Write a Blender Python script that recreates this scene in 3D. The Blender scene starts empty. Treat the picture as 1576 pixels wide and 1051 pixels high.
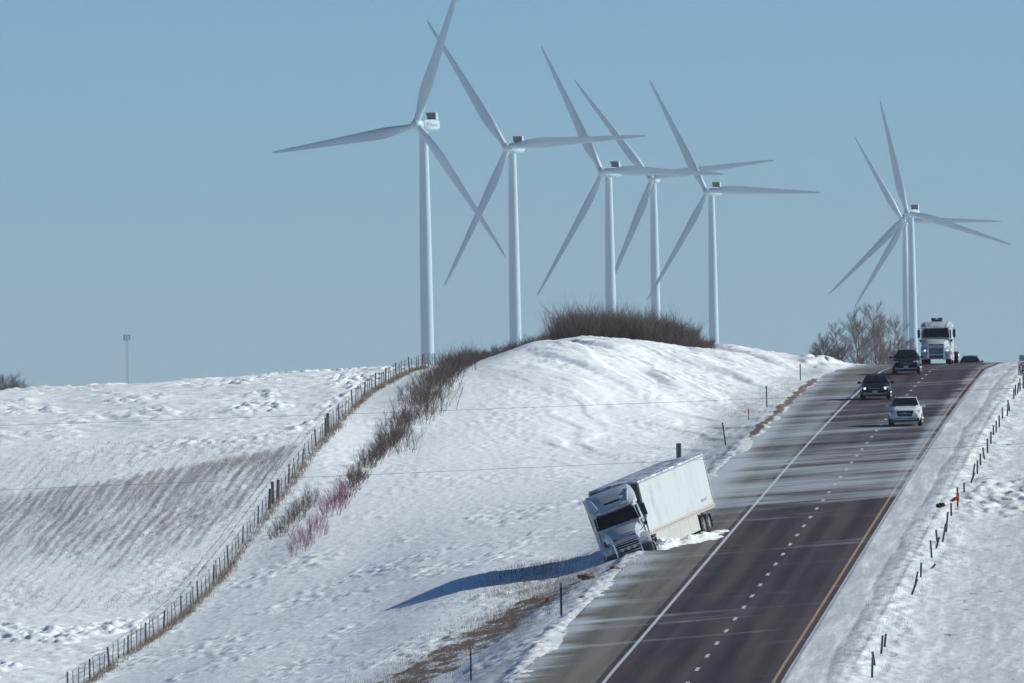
import bpy, math, random
import numpy as np
from mathutils import Matrix, Vector
random.seed(7)
S = bpy.context.scene
C = S.collection
F = 24260.0            # focal length in photo pixels (1576 px wide)
ROLL = math.radians(1.0)
PITCH_PX = 62.5
# ---------------------------------------------------------------- camera
cam = bpy.data.objects.new('camera', bpy.data.cameras.new('camera'))
C.objects.link(cam)
cam.data.sensor_width = 36.0
cam.data.lens = F / 1576.0 * 36.0
cam.data.clip_start = 1.0
cam.data.clip_end = 60000.0
pt = math.atan(PITCH_PX / F)
look = Vector((0, math.cos(pt), math.sin(pt)))
up0 = Vector((0, -math.sin(pt), math.cos(pt)))
rt0 = Vector((1, 0, 0))
upc = up0 * math.cos(ROLL) + rt0 * math.sin(ROLL)
rtc = rt0 * math.cos(ROLL) - up0 * math.sin(ROLL)
m3 = Matrix((rtc, upc, -look)).transposed()
cam.matrix_world = m3.to_4x4()
S.camera = cam
# ---------------------------------------------------------------- world, sun, exposure
SUN_EL, SUN_AZ = math.radians(28.6), math.radians(81.0)
w = bpy.data.worlds.new('World'); S.world = w; w.use_nodes = True
nt = w.node_tree; nt.nodes.clear()
sky = nt.nodes.new('ShaderNodeTexSky'); sky.sky_type = 'NISHITA'; sky.sun_disc = False
sky.sun_elevation = SUN_EL; sky.sun_rotation = SUN_AZ
sky.altitude = 300; sky.air_density = 0.6; sky.dust_density = 0.0; sky.ozone_density = 3.0
tint = nt.nodes.new('ShaderNodeMix'); tint.data_type = 'RGBA'; tint.blend_type = 'MULTIPLY'
tint.inputs[0].default_value = 1.0
tint.inputs[7].default_value = (0.62, 0.93, 1.17, 1)
bg = nt.nodes.new('ShaderNodeBackground'); bg.inputs[1].default_value = 0.073
wo = nt.nodes.new('ShaderNodeOutputWorld')
nt.links.new(sky.outputs[0], tint.inputs[6]); nt.links.new(tint.outputs[2], bg.inputs[0]); nt.links.new(bg.outputs[0], wo.inputs[0])
sl = bpy.data.lights.new('sun', 'SUN'); sl.energy = 4.9; sl.angle = math.radians(0.5); sl.color = (1.0, 1.0, 0.95)
so = bpy.data.objects.new('sun', sl); C.objects.link(so)
sd = Vector((math.cos(SUN_EL) * math.sin(SUN_AZ), math.cos(SUN_EL) * math.cos(SUN_AZ), math.sin(SUN_EL)))
so.rotation_euler = sd.to_track_quat('Z', 'Y').to_euler()
S.view_settings.view_transform = 'Standard'; S.view_settings.look = 'None'
S.view_settings.exposure = 0.0; S.view_settings.gamma = 1.0
S.render.engine = 'CYCLES'
S.cycles.max_bounces = 6; S.cycles.volume_bounces = 0

# ---------------------------------------------------------------- photo ray helpers (used once, to survey the site)
def un(px, py):
    dx = px - 788.0; dy = py - 525.5
    return ((dx * math.cos(ROLL) - dy * math.sin(ROLL)) / F, (-dx * math.sin(ROLL) - dy * math.cos(ROLL) + PITCH_PX) / F)

# ---------------------------------------------------------------- terrain survey
def pchip(xk, yk, x):
    xk = np.asarray(xk, float); yk = np.asarray(yk, float); x = np.asarray(x, float)
    h = np.diff(xk); d = np.diff(yk) / h
    m = np.zeros_like(yk)
    for i in range(1, len(xk) - 1):
        if d[i-1] * d[i] > 0:
            w1 = 2*h[i] + h[i-1]; w2 = h[i] + 2*h[i-1]
            m[i] = (w1 + w2) / (w1 / d[i-1] + w2 / d[i])
    m[0] = d[0]; m[-1] = d[-1]
    i = np.clip(np.searchsorted(xk, x) - 1, 0, len(h) - 1)
    t = np.clip((x - xk[i]) / h[i], 0, 1); t2 = t*t; t3 = t2*t
    return (2*t3 - 3*t2 + 1)*yk[i] + (t3 - 2*t2 + t)*h[i]*m[i] + (-2*t3 + 3*t2)*yk[i+1] + (t3 - t2)*h[i]*m[i+1]

def xr(Y): return 0.04807411 * Y - 25.05
_p = [-2.40408264e-08, -1.09676530e-05, 2.77363098e-02, -4.84808052]
NEAR = [(-500, -3.0), (0, -2.2), (60, -5.0), (150, -12.0), (260, -17.5), (400, -18.5), (520, -17.2), (610, -15.0)]
FAR = [(1330, .72), (1400, -.05), (1500, -1.5), (1650, -3.0), (2000, -4.0), (6000, -4.0), (9500, -4.5), (14000, -14), (40000, -60)]
_ry = list(range(683, 1171, 12)); _rz = [float(np.polyval(_p, y - 950)) for y in _ry]
_road = NEAR + list(zip(_ry, _rz)) + [(1200, .62), (1240, .88), (1280, .92)] + FAR
def zroad(Y): return pchip([a for a, b in _road], [b for a, b in _road], Y)
ROWS = [610, 700, 760, 820, 880, 940, 1000, 1060, 1130, 1180, 1230, 1280]
# height of each strip beside the road (offset u from the centre of the carriageway)
TAB = {
 -35: [-20.2, -18.0, -16.0, -14.2, -12.0, -7.9, -3.45, -.35, 1.15, 1.30, .8, 0.0],
 -31: [-19.7, -17.3, -15.4, -13.6, -11.4, -7.5, -3.75, .15, 1.75, 2.15, 1.7, .6],
 -27: [-19.2, -16.5, -14.6, -12.8, -10.75, -7.2, -3.7, .30, 2.75, 2.90, 2.4, 1.0],
 -22: [-18.6, -15.6, -13.7, -11.9, -9.7, -6.9, -3.8, .10, 2.35, 2.72, 2.3, 1.1],
 -17: [-17.9, -14.5, -12.6, -10.6, -8.8, -6.5, -4.1, -.9, 1.25, 2.05, 2.15, 1.0],
 -12: [-17.0, -13.4, -11.6, -9.9, -8.0, -6.1, -4.2, -1.9, .35, 1.15, 1.6, .9],
 -9:  [-16.0, -12.45, -10.6, -9.1, -7.2, -5.5, -3.8, -1.95, -.25, .55, 1.05, .9],
}
LEFT = {-45: (-.3, -.35), -60: (-.7, -1.1), -80: (-1.2, -1.7)}   # drop of the field west of the fence, near and at the crest
RIGHT = {6.5: -.05, 8.2: -.28, 10.5: -.45, 15: -.45, 25: -.9, 60: -1.6}
def far_tail(z_last):
    return [(1330, z_last - .6), (1400, z_last - 1.6), (1500, min(z_last - 2.6, -1.8)), (1650, -3.2), (2000, -4.0), (6000, -4.0), (9500, -4.5), (14000, -14), (40000, -60)]
def near_head(z):
    return [(-500, -3.0), (0, -2.2), (60, -5.0), (150, -12.5), (260, -18.5), (400, -21.0), (520, min(-20.5, z - .8))]
def col(u):
    if u in TAB:
        k = near_head(TAB[u][0]) + list(zip(ROWS, TAB[u])) + far_tail(TAB[u][-1]); return k
def surf_table(Ys):
    """columns of heights along u knots for each Y"""
    us = [-80, -60, -45, -35, -31, -27, -22, -17, -12, -9, -7.0, 6.3, 8.2, 10.5, 15, 25, 60]
    out = []
    r = zroad(Ys)
    f35 = pchip(*zip(*col(-35)), Ys)
    g = np.clip((Ys - 700) / 450.0, 0, 1) * np.clip((2000 - Ys) / 700, 0, 1)
    g0 = np.clip((Ys - 300) / 300, 0, 1) * np.clip((2000 - Ys) / 700, 0, 1)
    for u in us:
        if u in LEFT: out.append(f35 + LEFT[u][0] * g0 + (LEFT[u][1] - LEFT[u][0]) * g)
        elif u in TAB: out.append(pchip(*zip(*col(u)), Ys))
        elif u in (-7.0, 6.3): out.append(r)
        else: out.append(r + RIGHT[u])
    return us, np.stack(out, 1)
def terrain_base(U, Ys):
    us, T = surf_table(Ys)
    Z = np.empty((len(Ys), len(U)))
    for j in range(len(Ys)):
        Z[j] = pchip(us, T[j], np.clip(U, -80, 60))
    return Z
_gy = np.arange(600, 1320, 4.0); _gu = np.arange(-80, 30, 1.0)
_GZ = terrain_base(_gu, _gy)
def ground(X, Y):
    u = min(max(X - xr(Y), -79.9), 28.9); y = min(max(Y, 600), 1315)
    if Y > 1310: return float(terrain_base(np.array([u]), np.array([float(Y)]))[0, 0])
    i = int((y - 600) / 4); j = int(u + 80); a = (y - 600) / 4 - i; b = u + 80 - j
    g = _GZ
    return float((g[i, j]*(1-b) + g[i, j+1]*b)*(1-a) + (g[i+1, j]*(1-b) + g[i+1, j+1]*b)*a)
def hit(px, py, y0=660):
    a, b = un(px, py)
    Y = y0
    while Y < 1300:
        if b * Y <= ground(a * Y, Y): return (a * Y, Y, ground(a * Y, Y))
        Y += 1.0
    return (a * 1200, 1200, ground(a * 1200, 1200))

# ---------------------------------------------------------------- noise
def perlin(x, y, seed=0):
    x = np.asarray(x, float) + seed * 37.17; y = np.asarray(y, float) + seed * 91.73
    xi = np.floor(x).astype(np.int64); yi = np.floor(y).astype(np.int64)
    xf = x - xi; yf = y - yi
    def gr(ix, iy, dx, dy):
        h = (ix * 374761393 + iy * 668265263 + seed * 974711) & 0xffffffff
        h = ((h ^ (h >> 13)) * 1274126177) & 0xffffffff
        h = (h ^ (h >> 16)) & 0xffff
        a = h * (2 * np.pi / 65536.0)
        return np.cos(a) * dx + np.sin(a) * dy
    u = xf*xf*xf*(xf*(xf*6-15)+10); v = yf*yf*yf*(yf*(yf*6-15)+10)
    n0 = gr(xi, yi, xf, yf)*(1-u) + gr(xi+1, yi, xf-1, yf)*u
    n1 = gr(xi, yi+1, xf, yf-1)*(1-u) + gr(xi+1, yi+1, xf-1, yf-1)*u
    return (n0*(1-v) + n1*v) * 1.5
def sm(a, b, x):
    t = np.clip((x - a) / (b - a), 0, 1); return t*t*(3-2*t)

# ---------------------------------------------------------------- tagging and mesh building
def tag(o, label=None, cat=None, group=None, kind=None):
    if label: o['label'] = label
    if cat: o['category'] = cat
    if group: o['group'] = group
    if kind: o['kind'] = kind
    return o
def empty(name, loc=(0, 0, 0), rz=0.0):
    o = bpy.data.objects.new(name, None); C.objects.link(o)
    o.location = loc; o.rotation_euler = (0, 0, rz); o.empty_display_size = 0.3
    return o
class MB:
    def __init__(s): s.v = []; s.f = []
    def quad(s, a, b, c, d):
        n = len(s.v); s.v += [a, b, c, d]; s.f.append((n, n+1, n+2, n+3))
    def poly(s, pts):
        n = len(s.v); s.v += list(pts); s.f.append(tuple(range(n, n+len(pts))))
    def box(s, x0, x1, y0, y1, z0, z1):
        n = len(s.v)
        s.v += [(x0,y0,z0),(x1,y0,z0),(x1,y1,z0),(x0,y1,z0),(x0,y0,z1),(x1,y0,z1),(x1,y1,z1),(x0,y1,z1)]
        s.f += [(n,n+3,n+2,n+1),(n+4,n+5,n+6,n+7),(n,n+1,n+5,n+4),(n+1,n+2,n+6,n+5),(n+2,n+3,n+7,n+6),(n+3,n,n+4,n+7)]
        return s
    def hexa(s, p):   # 8 points, bottom ring then top ring
        n = len(s.v); s.v += p
        s.f += [(n,n+3,n+2,n+1),(n+4,n+5,n+6,n+7),(n,n+1,n+5,n+4),(n+1,n+2,n+6,n+5),(n+2,n+3,n+7,n+6),(n+3,n,n+4,n+7)]
        return s
    def tube(s, pts, rad, seg=8, caps=True):
        pts = [Vector(p) for p in pts]
        if not hasattr(rad, '__len__'): rad = [rad]*len(pts)
        prev = None; base = len(s.v)
        for i, p in enumerate(pts):
            d = (pts[min(i+1, len(pts)-1)] - pts[max(i-1, 0)]).normalized()
            a = prev if prev is not None else (Vector((0,0,1)) if abs(d.z) < .9 else Vector((1,0,0)))
            a = (a - d * a.dot(d)).normalized(); b = d.cross(a); prev = a
            for k in range(seg):
                t = 2*math.pi*k/seg
                s.v.append(tuple(p + (a*math.cos(t) + b*math.sin(t)) * rad[i]))
        for i in range(len(pts)-1):
            for k in range(seg):
                s.f.append((base+i*seg+k, base+i*seg+(k+1)%seg, base+(i+1)*seg+(k+1)%seg, base+(i+1)*seg+k))
        if caps:
            s.f.append(tuple(base+k for k in range(seg))[::-1]); e = base+(len(pts)-1)*seg
            s.f.append(tuple(e+k for k in range(seg)))
        return s
    def loft(s, rings, close=True, caps=True):
        base = len(s.v); n = len(rings[0])
        for r in rings: s.v += [tuple(p) for p in r]
        for i in range(len(rings)-1):
            for k in range(n if close else n-1):
                s.f.append((base+i*n+k, base+i*n+(k+1)%n, base+(i+1)*n+(k+1)%n, base+(i+1)*n+k))
        if caps:
            s.f.append(tuple(base+k for k in range(n))[::-1]); e = base+(len(rings)-1)*n
            s.f.append(tuple(e+k for k in range(n)))
        return s
    def lathe_x(s, prof, cx, cy, cz, seg=24):   # prof = [(x, r)]
        rings = [[(cx+x, cy+r*math.cos(2*math.pi*k/seg), cz+r*math.sin(2*math.pi*k/seg)) for k in range(seg)] for x, r in prof]
        return s.loft(rings)
    def build(s, name, mat, parent=None, smooth=False, bevel=0.0, fix=True):
        me = bpy.data.meshes.new(name); me.from_pydata([tuple(p) for p in s.v], [], s.f); me.update()
        if fix:
            import bmesh
            bm = bmesh.new(); bm.from_mesh(me); bmesh.ops.remove_doubles(bm, verts=bm.verts, dist=1e-5)
            bmesh.ops.recalc_face_normals(bm, faces=bm.faces)
            if bevel: bmesh.ops.bevel(bm, geom=[e for e in bm.edges if len(e.link_faces) == 2 and e.calc_face_angle(0) > .5], offset=bevel, segments=2, affect='EDGES')
            bm.to_mesh(me); bm.free()
        if smooth:
            me.shade_smooth()
            try: me.set_sharp_from_angle(angle=math.radians(38))
            except Exception: pass
        me.materials.append(mat)
        o = bpy.data.objects.new(name, me); C.objects.link(o)
        if parent is not None: o.parent = parent
        return o

# ---------------------------------------------------------------- materials
MATS = {}
def mat(name, colr, rough=.6, metal=0.0, var=0.08, scale=3.0, bump=0.0, spec=.5, coat=0.0, emit=None, dirt=None):
    m = bpy.data.materials.new(name); m.use_nodes = True; t = m.node_tree; b = t.nodes['Principled BSDF']
    b.inputs['Roughness'].default_value = rough; b.inputs['Metallic'].default_value = metal
    b.inputs['Specular IOR Level'].default_value = spec; b.inputs['Coat Weight'].default_value = coat
    tc = t.nodes.new('ShaderNodeTexCoord'); nz = t.nodes.new('ShaderNodeTexNoise'); nz.inputs['Scale'].default_value = scale
    nz.inputs['Detail'].default_value = 5
    t.links.new(tc.outputs['Object'], nz.inputs['Vector'])
    cr = t.nodes.new('ShaderNodeValToRGB'); e = cr.color_ramp.elements
    e[0].position = .3; e[1].position = .7
    e[0].color = tuple(c*(1-var) for c in colr) + (1,); e[1].color = tuple(min(1, c*(1+var)) for c in colr) + (1,)
    t.links.new(nz.outputs['Fac'], cr.inputs[0]); out = cr.outputs[0]
    if dirt:
        n2 = t.nodes.new('ShaderNodeTexNoise'); n2.inputs['Scale'].default_value = dirt[1]; n2.inputs['Detail'].default_value = 6
        t.links.new(tc.outputs['Object'], n2.inputs['Vector'])
        mr = t.nodes.new('ShaderNodeMapRange'); mr.inputs[1].default_value = dirt[2]; mr.inputs[2].default_value = dirt[2]+.12
        t.links.new(n2.outputs['Fac'], mr.inputs[0])
        mx = t.nodes.new('ShaderNodeMix'); mx.data_type = 'RGBA'; t.links.new(mr.outputs[0], mx.inputs[0]); t.links.new(out, mx.inputs[6]); mx.inputs[7].default_value = tuple(dirt[0]) + (1,)
        out = mx.outputs[2]
    t.links.new(out, b.inputs['Base Color'])
    if bump:
        bp = t.nodes.new('ShaderNodeBump'); bp.inputs['Strength'].default_value = bump; bp.inputs['Distance'].default_value = .02
        t.links.new(nz.outputs['Fac'], bp.inputs['Height']); t.links.new(bp.outputs[0], b.inputs['Normal'])
    if emit:
        b.inputs['Emission Color'].default_value = tuple(emit[:3]) + (1,); b.inputs['Emission Strength'].default_value = emit[3]
    MATS[name] = m; return m
def nd(t, typ, **kw):
    n = t.nodes.new(typ)
    for k, v in kw.items(): setattr(n, k, v)
    return n
def mixc(t, fac, a, b):
    m = nd(t, 'ShaderNodeMix', data_type='RGBA')
    for s, v in ((0, fac), (6, a), (7, b)):
        if isinstance(v, (int, float)): m.inputs[s].default_value = v
        elif isinstance(v, tuple): m.inputs[s].default_value = v + (1,)
        else: t.links.new(v, m.inputs[s])
    return m.outputs[2]
def noise(t, vec, scale, detail=4, sx=1, sy=1, sz=1, rough=.5, rot=0):
    mp = nd(t, 'ShaderNodeMapping'); mp.inputs['Scale'].default_value = (sx, sy, sz); mp.inputs['Rotation'].default_value = (0, 0, rot); t.links.new(vec, mp.inputs['Vector'])
    n = nd(t, 'ShaderNodeTexNoise'); n.inputs['Scale'].default_value = scale; n.inputs['Detail'].default_value = detail; n.inputs['Roughness'].default_value = rough
    t.links.new(mp.outputs[0], n.inputs['Vector']); return n.outputs['Fac']
def mrange(t, v, a, b, c=0.0, d=1.0):
    m = nd(t, 'ShaderNodeMapRange', interpolation_type='SMOOTHSTEP'); t.links.new(v, m.inputs[0])
    for i, x in enumerate((a, b, c, d)): m.inputs[i+1].default_value = x
    return m.outputs[0]
def mth(t, op, a, b=None):
    m = nd(t, 'ShaderNodeMath', operation=op)
    for i, v in enumerate((a, b)):
        if v is None: continue
        if isinstance(v, (int, float)): m.inputs[i].default_value = v
        else: t.links.new(v, m.inputs[i])
    return m.outputs[0]
def roadspace(t, o):
    sp = nd(t, 'ShaderNodeSeparateXYZ'); t.links.new(o, sp.inputs[0]); cb = nd(t, 'ShaderNodeCombineXYZ')
    t.links.new(mth(t, 'SUBTRACT', sp.outputs[0], mth(t, 'MULTIPLY', sp.outputs[1], .04807)), cb.inputs[0])
    t.links.new(sp.outputs[1], cb.inputs[1]); t.links.new(sp.outputs[2], cb.inputs[2]); return cb.outputs[0]
def attr(t, name):
    a = nd(t, 'ShaderNodeAttribute'); a.attribute_name = name; return a.outputs['Fac']

SNOW = (0.87, 0.905, 0.895)
def snow_material():
    m = bpy.data.materials.new('snow'); m.use_nodes = True; t = m.node_tree; b = t.nodes['Principled BSDF']
    b.inputs['Roughness'].default_value = .7; b.inputs['Specular IOR Level'].default_value = .25
    o = nd(t, 'ShaderNodeTexCoord').outputs['Object']
    n1 = noise(t, o, 1.0, 6, 1.3, .35, 1)
    n2 = noise(t, o, 1.0, 5, .16, .05, .2)
    base = mixc(t, mrange(t, n2, .35, .65), SNOW, tuple(c*.93 for c in SNOW))
    base = mixc(t, mrange(t, n1, .3, .7), base, tuple(c*.95 for c in SNOW))
    # packed / gritty snow of shoulders
    grit = mth(t, 'MULTIPLY', attr(t, 'grit'), mrange(t, noise(t, roadspace(t, o), 1, 6, 1.6, .06, 1, .68), .25, .6))
    base = mixc(t, grit, base, (.20, .215, .235))
    # bare stubble showing through, rows parallel to the road
    rows = noise(t, roadspace(t, o), 1, 6, 2.6, .05, .3, .78)
    fine = noise(t, o, 1, 6, 5.0, 1.6, 1, .75)
    su = nd(t, 'ShaderNodeSeparateXYZ'); t.links.new(roadspace(t, o), su.inputs[0])
    ph = mth(t, 'ADD', mth(t, 'MULTIPLY', su.outputs[0], 9.6), mth(t, 'MULTIPLY', noise(t, o, 1, 3, .25, .02, 1), 9.0))
    s = mth(t, 'ADD', mth(t, 'ADD', mth(t, 'MULTIPLY', rows, .66), mth(t, 'MULTIPLY', fine, .34)), mth(t, 'MULTIPLY', mth(t, 'SINE', ph), .035))
    th = mth(t, 'SUBTRACT', s, mth(t, 'SUBTRACT', 1.0, attr(t, 'dirt')))
    dm = mth(t, 'MULTIPLY', mrange(t, th, -.13, .15), .85)
    base = mixc(t, dm, base, mixc(t, fine, (.16, .15, .135), (.27, .255, .235)))
    th2 = mth(t, 'SUBTRACT', mth(t, 'ADD', mth(t, 'MULTIPLY', noise(t, o, 1, 6, 1.3, .22, 1, .7), .6), mth(t, 'MULTIPLY', fine, .4)), mth(t, 'SUBTRACT', 1.0, attr(t, 'rust')))
    base = mixc(t, mrange(t, th2, -.03, .05), base, mixc(t, fine, (.12, .09, .07), (.22, .17, .13)))
    t.links.new(base, b.inputs['Base Color'])
    bp = nd(t, 'ShaderNodeBump'); bp.inputs['Strength'].default_value = .55; bp.inputs['Distance'].default_value = .12
    t.links.new(noise(t, o, 1, 7, 1.8, .8, 1.5, .62), bp.inputs['Height']); t.links.new(bp.outputs[0], b.inputs['Normal'])
    return m
M_SNOW = snow_material()
def wisp_mask(t, o):
    """thin snow blowing across the pavement: long streaks across the road where attribute wisp is high"""
    sp = nd(t, 'ShaderNodeSeparateXYZ'); t.links.new(o, sp.inputs[0]); cb = nd(t, 'ShaderNodeCombineXYZ')
    t.links.new(sp.outputs[0], cb.inputs[0]); t.links.new(mth(t, 'SUBTRACT', sp.outputs[1], mth(t, 'MULTIPLY', sp.outputs[0], 1.5)), cb.inputs[1]); wd = cb.outputs[0]
    a = noise(t, wd, 1, 4, .05, .085, 1, .55)
    b2 = noise(t, wd, 1, 5, .12, .30, 1, .6)
    fine = noise(t, o, 1, 5, .6, 1.6, 1, .6)
    s = mth(t, 'ADD', mth(t, 'ADD', mth(t, 'MULTIPLY', a, .55), mth(t, 'MULTIPLY', b2, .33)), mth(t, 'MULTIPLY', fine, .12))
    return mth(t, 'MULTIPLY', mrange(t, mth(t, 'SUBTRACT', s, mth(t, 'SUBTRACT', 1.0, attr(t, 'wisp'))), -.09, .20), .66)
def road_material(name, ca, cb, stripes=True, snowc=(.62, .68, .74), wispk=1.0):
    m = bpy.data.materials.new(name); m.use_nodes = True; t = m.node_tree; b = t.nodes['Principled BSDF']
    b.inputs['Roughness'].default_value = .75; b.inputs['Specular IOR Level'].default_value = .12
    o = nd(t, 'ShaderNodeTexCoord').outputs['Object']
    n = noise(t, roadspace(t, o), 1, 5, .9, .012, .1, .6)
    base = mixc(t, mrange(t, n, .32, .68), ca, cb)
    g = noise(t, o, 1, 5, 8, 3, 1, .7)
    base = mixc(t, mth(t, 'MULTIPLY', mrange(t, g, .5, .8), .25), base, tuple(min(1, c*1.8) for c in cb))
    if stripes:   # wheel tracks worn along the lanes (attribute track)
        base = mixc(t, mth(t, 'MULTIPLY', attr(t, 'track'), .75), base, tuple(c*.5 for c in ca))
    base = mixc(t, wisp_mask(t, o), base, snowc)
    t.links.new(base, b.inputs['Base Color']); return m
M_ROAD = road_material('asphalt', (.043, .032, .033), (.082, .062, .060))
M_SHOULDER = road_material('shoulder_asphalt', (.095, .096, .082), (.165, .163, .142), snowc=(.60, .66, .72))
def paint_material(name, c):
    m = bpy.data.materials.new(name); m.use_nodes = True; t = m.node_tree; b = t.nodes['Principled BSDF']
    b.inputs['Roughness'].default_value = .6
    o = nd(t, 'ShaderNodeTexCoord').outputs['Object']
    worn = mrange(t, noise(t, o, 1, 6, 6, 1.2, 1, .7), .42, .7)
    base = mixc(t, mth(t, 'MULTIPLY', worn, .55), c, tuple(x*.35 for x in c))
    base = mixc(t, wisp_mask(t, o), base, (.62, .68, .74))
    t.links.new(base, b.inputs['Base Color']); return m
M_WLINE = paint_material('white_paint_line', (.52, .56, .58))
M_YLINE = paint_material('yellow_paint_line', (.38, .26, .13))

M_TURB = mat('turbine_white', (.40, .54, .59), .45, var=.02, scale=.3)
M_COOL = mat('cooler_dark', (.05, .06, .07), .5)
M_WHITE = mat('truck_white_paint', (.44, .49, .51), .35, var=.05, scale=1.5, dirt=((.42, .41, .38), 1.2, .55))
M_TRAILER = mat('trailer_white', (.47, .51, .50), .5, var=.04, scale=.6, dirt=((.40, .42, .40), .5, .55))
M_CREAM = mat('skirt_cream', (.42, .42, .37), .5, var=.05)
M_RAIL = mat('rail_tan', (.42, .40, .35), .5, var=.25, scale=8)
M_RIVET = mat('reflector_red_brown', (.22, .12, .09), .5)
M_GLASS = mat('dark_glass', (.010, .013, .017), .12, var=.3, spec=.25)
M_TYRE = mat('tyre_rubber', (.018, .018, .02), .85, var=.2)
M_BLACK = mat('black_plastic', (.02, .022, .026), .5)
M_CHROME = mat('chrome', (.65, .68, .70), .22, metal=1.0)
M_ALU = mat('aluminium', (.45, .46, .46), .4, metal=.7, var=.15)
M_TARP = mat('grey_green_panel', (.10, .12, .11), .7, var=.3)
M_WOODP = mat('weathered_wood', (.085, .085, .082), .9, var=.4, scale=6, bump=.4)
M_TPOST = mat('steel_post_green', (.05, .065, .065), .7, var=.2)
M_WIRE = mat('wire_grey', (.06, .065, .07), .6, metal=.3)
M_TWIG = mat('dark_bare_twigs', (.068, .048, .042), .9, var=.35, scale=.7)
M_TWIG2 = mat('brown_bare_twigs', (.095, .070, .058), .9, var=.35, scale=.7)
M_TREE = mat('tree_bark', (.16, .145, .145), .9, var=.3, scale=.5)
M_TREE2 = mat('red_tinged_twigs', (.18, .135, .14), .9, var=.3, scale=.5)
M_RED = mat('red_osier_twigs', (.22, .07, .11), .85, var=.3, scale=.7)
M_GRASS = mat('dry_grass', (.15, .11, .075), .95, var=.35, scale=.8)
M_CARB = mat('black_car_paint', (.006, .008, .011), .3, var=.2, coat=.08, spec=.22)
M_CARW = mat('white_car_paint', (.66, .67, .66), .3, var=.05, coat=.3, dirt=((.45, .45, .43), 1.8, .6))
M_LAMP = mat('headlight_lens', (.45, .48, .5), .12, var=.05, spec=.9)
M_LAMPON = mat('headlight_lit', (.8, .8, .75), .3, emit=(1, .95, .85, 1.3))
M_PLATE = mat('licence_plate', (.55, .6, .62), .5)
M_RIM = mat('alloy_rim', (.35, .36, .38), .35, metal=.8)
M_REDC = mat('red_cloth', (.55, .06, .03), .8, var=.15)
M_SIGNW = mat('sign_white', (.62, .62, .62), .5, var=.03)
M_SIGNR = mat('sign_red', (.35, .03, .04), .5)
M_SIGNB = mat('sign_black', (.015, .015, .018), .5)
M_SIGNG = mat('sign_back_grey', (.22, .27, .31), .5, metal=.4)
M_CLOD = mat('brown_earth', (.14, .10, .07), .95, var=.35, scale=4, bump=.5)
M_SNOWLUMP = mat('snow_block', (.80, .84, .88), .7, var=.04, scale=2, bump=.5)

# ================================================================ THE SETTING
def grid_mesh(name, X, Y, Z, mat_, attrs, kind='structure'):
    nr, nc = Z.shape
    co = np.stack([X, Y, Z], -1).reshape(-1, 3).astype(np.float32)
    idx = np.arange(nr*nc).reshape(nr, nc)
    q = np.stack([idx[:-1, :-1], idx[:-1, 1:], idx[1:, 1:], idx[1:, :-1]], -1).reshape(-1, 4)
    me = bpy.data.meshes.new(name)
    me.vertices.add(len(co)); me.vertices.foreach_set('co', co.ravel())
    me.loops.add(q.size); me.loops.foreach_set('vertex_index', q.ravel().astype(np.int32))
    me.polygons.add(len(q)); me.polygons.foreach_set('loop_start', np.arange(0, q.size, 4, dtype=np.int32))
    me.polygons.foreach_set('use_smooth', np.ones(len(q), dtype=bool))
    me.update(calc_edges=True)
    for k, v in attrs.items():
        a = me.attributes.new(k, 'FLOAT', 'POINT'); a.data.foreach_set('value', np.broadcast_to(v, Z.shape).astype(np.float32).ravel())
    me.materials.append(mat_)
    o = bpy.data.objects.new(name, me); C.objects.link(o)
    if kind: o['kind'] = kind
    return o
Yr = np.concatenate([np.array([-400, -200, -60, 0, 20, 40, 70, 110, 160, 220, 300, 400, 480, 540, 580, 610, 630, 645, 655, 662]),
                     np.arange(668, 1262, .45), np.arange(1262, 1420, 3.0), np.array([1450, 1500, 1580, 1700, 1900, 2300, 3000, 4000, 5500, 8000, 11000, 15000, 19000])])
Ur = np.concatenate([[-14000, -7000, -3500, -1700, -800, -400, -220, -140, -100, -88], np.arange(-80, -47, .3), np.arange(-47, 15.5, .14), [16, 17, 19, 22, 26, 32, 45, 80, 140, 260, 500, 1000, 2200, 5000, 10000, 14000]])
Zb = terrain_base(Ur, Yr)
UU, YY = np.meshgrid(Ur, Yr); XX = UU + xr(YY)
near = sm(640, 680, YY) * (1 - sm(1300, 1420, YY)) * (1 - sm(16, 24, UU)) * sm(-86, -76, UU)
wob = perlin(YY/22, YY*0, 3)*.30 + perlin(YY/4, YY*0, 4)*.08
lw = sm(-7.9, -6.7, UU + wob); rw = 1 - sm(3.95, 4.1, UU)
corr = lw * rw                                    # 1 under the pavement
off_l = 1 - sm(-7.6, -6.6, UU + wob)              # snowfields left of it
off_r = sm(6.6, 8.0, UU)
# wind-carved snow: steep-edged plates, small lumps and long drifts
warp = perlin(XX/6, YY/14, 11)*1.2
p1 = sm(.0, .13, perlin(XX/1.5 + warp*.6, YY/2.8, 5))
p2 = sm(.05, .16, perlin(XX/.8, YY/1.5 + warp, 6))
p3 = sm(.2, .30, perlin(XX/.75, YY/1.7, 7))
dr = perlin(XX/7, YY/26, 8)
patchy = sm(-.08, .35, perlin(XX/5, YY/20, 9))
fld = 1 - sm(-37, -34.5, UU)                       # west of the fence
bank = sm(-29, -24, UU) * sm(1030, 1090, YY) * (1 - sm(-13, -9, UU))    # wind-packed cutting bank
mid = (1 - fld)*(1 - bank)
far_f = fld * sm(985, 1040, YY)
rough = fld*(.30 + 1.0*np.maximum(sm(985, 1030, YY), 1 - sm(850, 900, YY))) + mid*(.22 + .30*(1 - sm(900, 960, YY))) + bank*.25
n = (.032*p1*(.6 + patchy + .5*fld) + .032*p2*(.3 + patchy) + .075*p3*(.15 + patchy)) * rough * 1.15 + dr*.10*off_l
dg = XX + YY*.185
wv_ = perlin(XX/5, YY/18, 13)*.8
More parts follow.
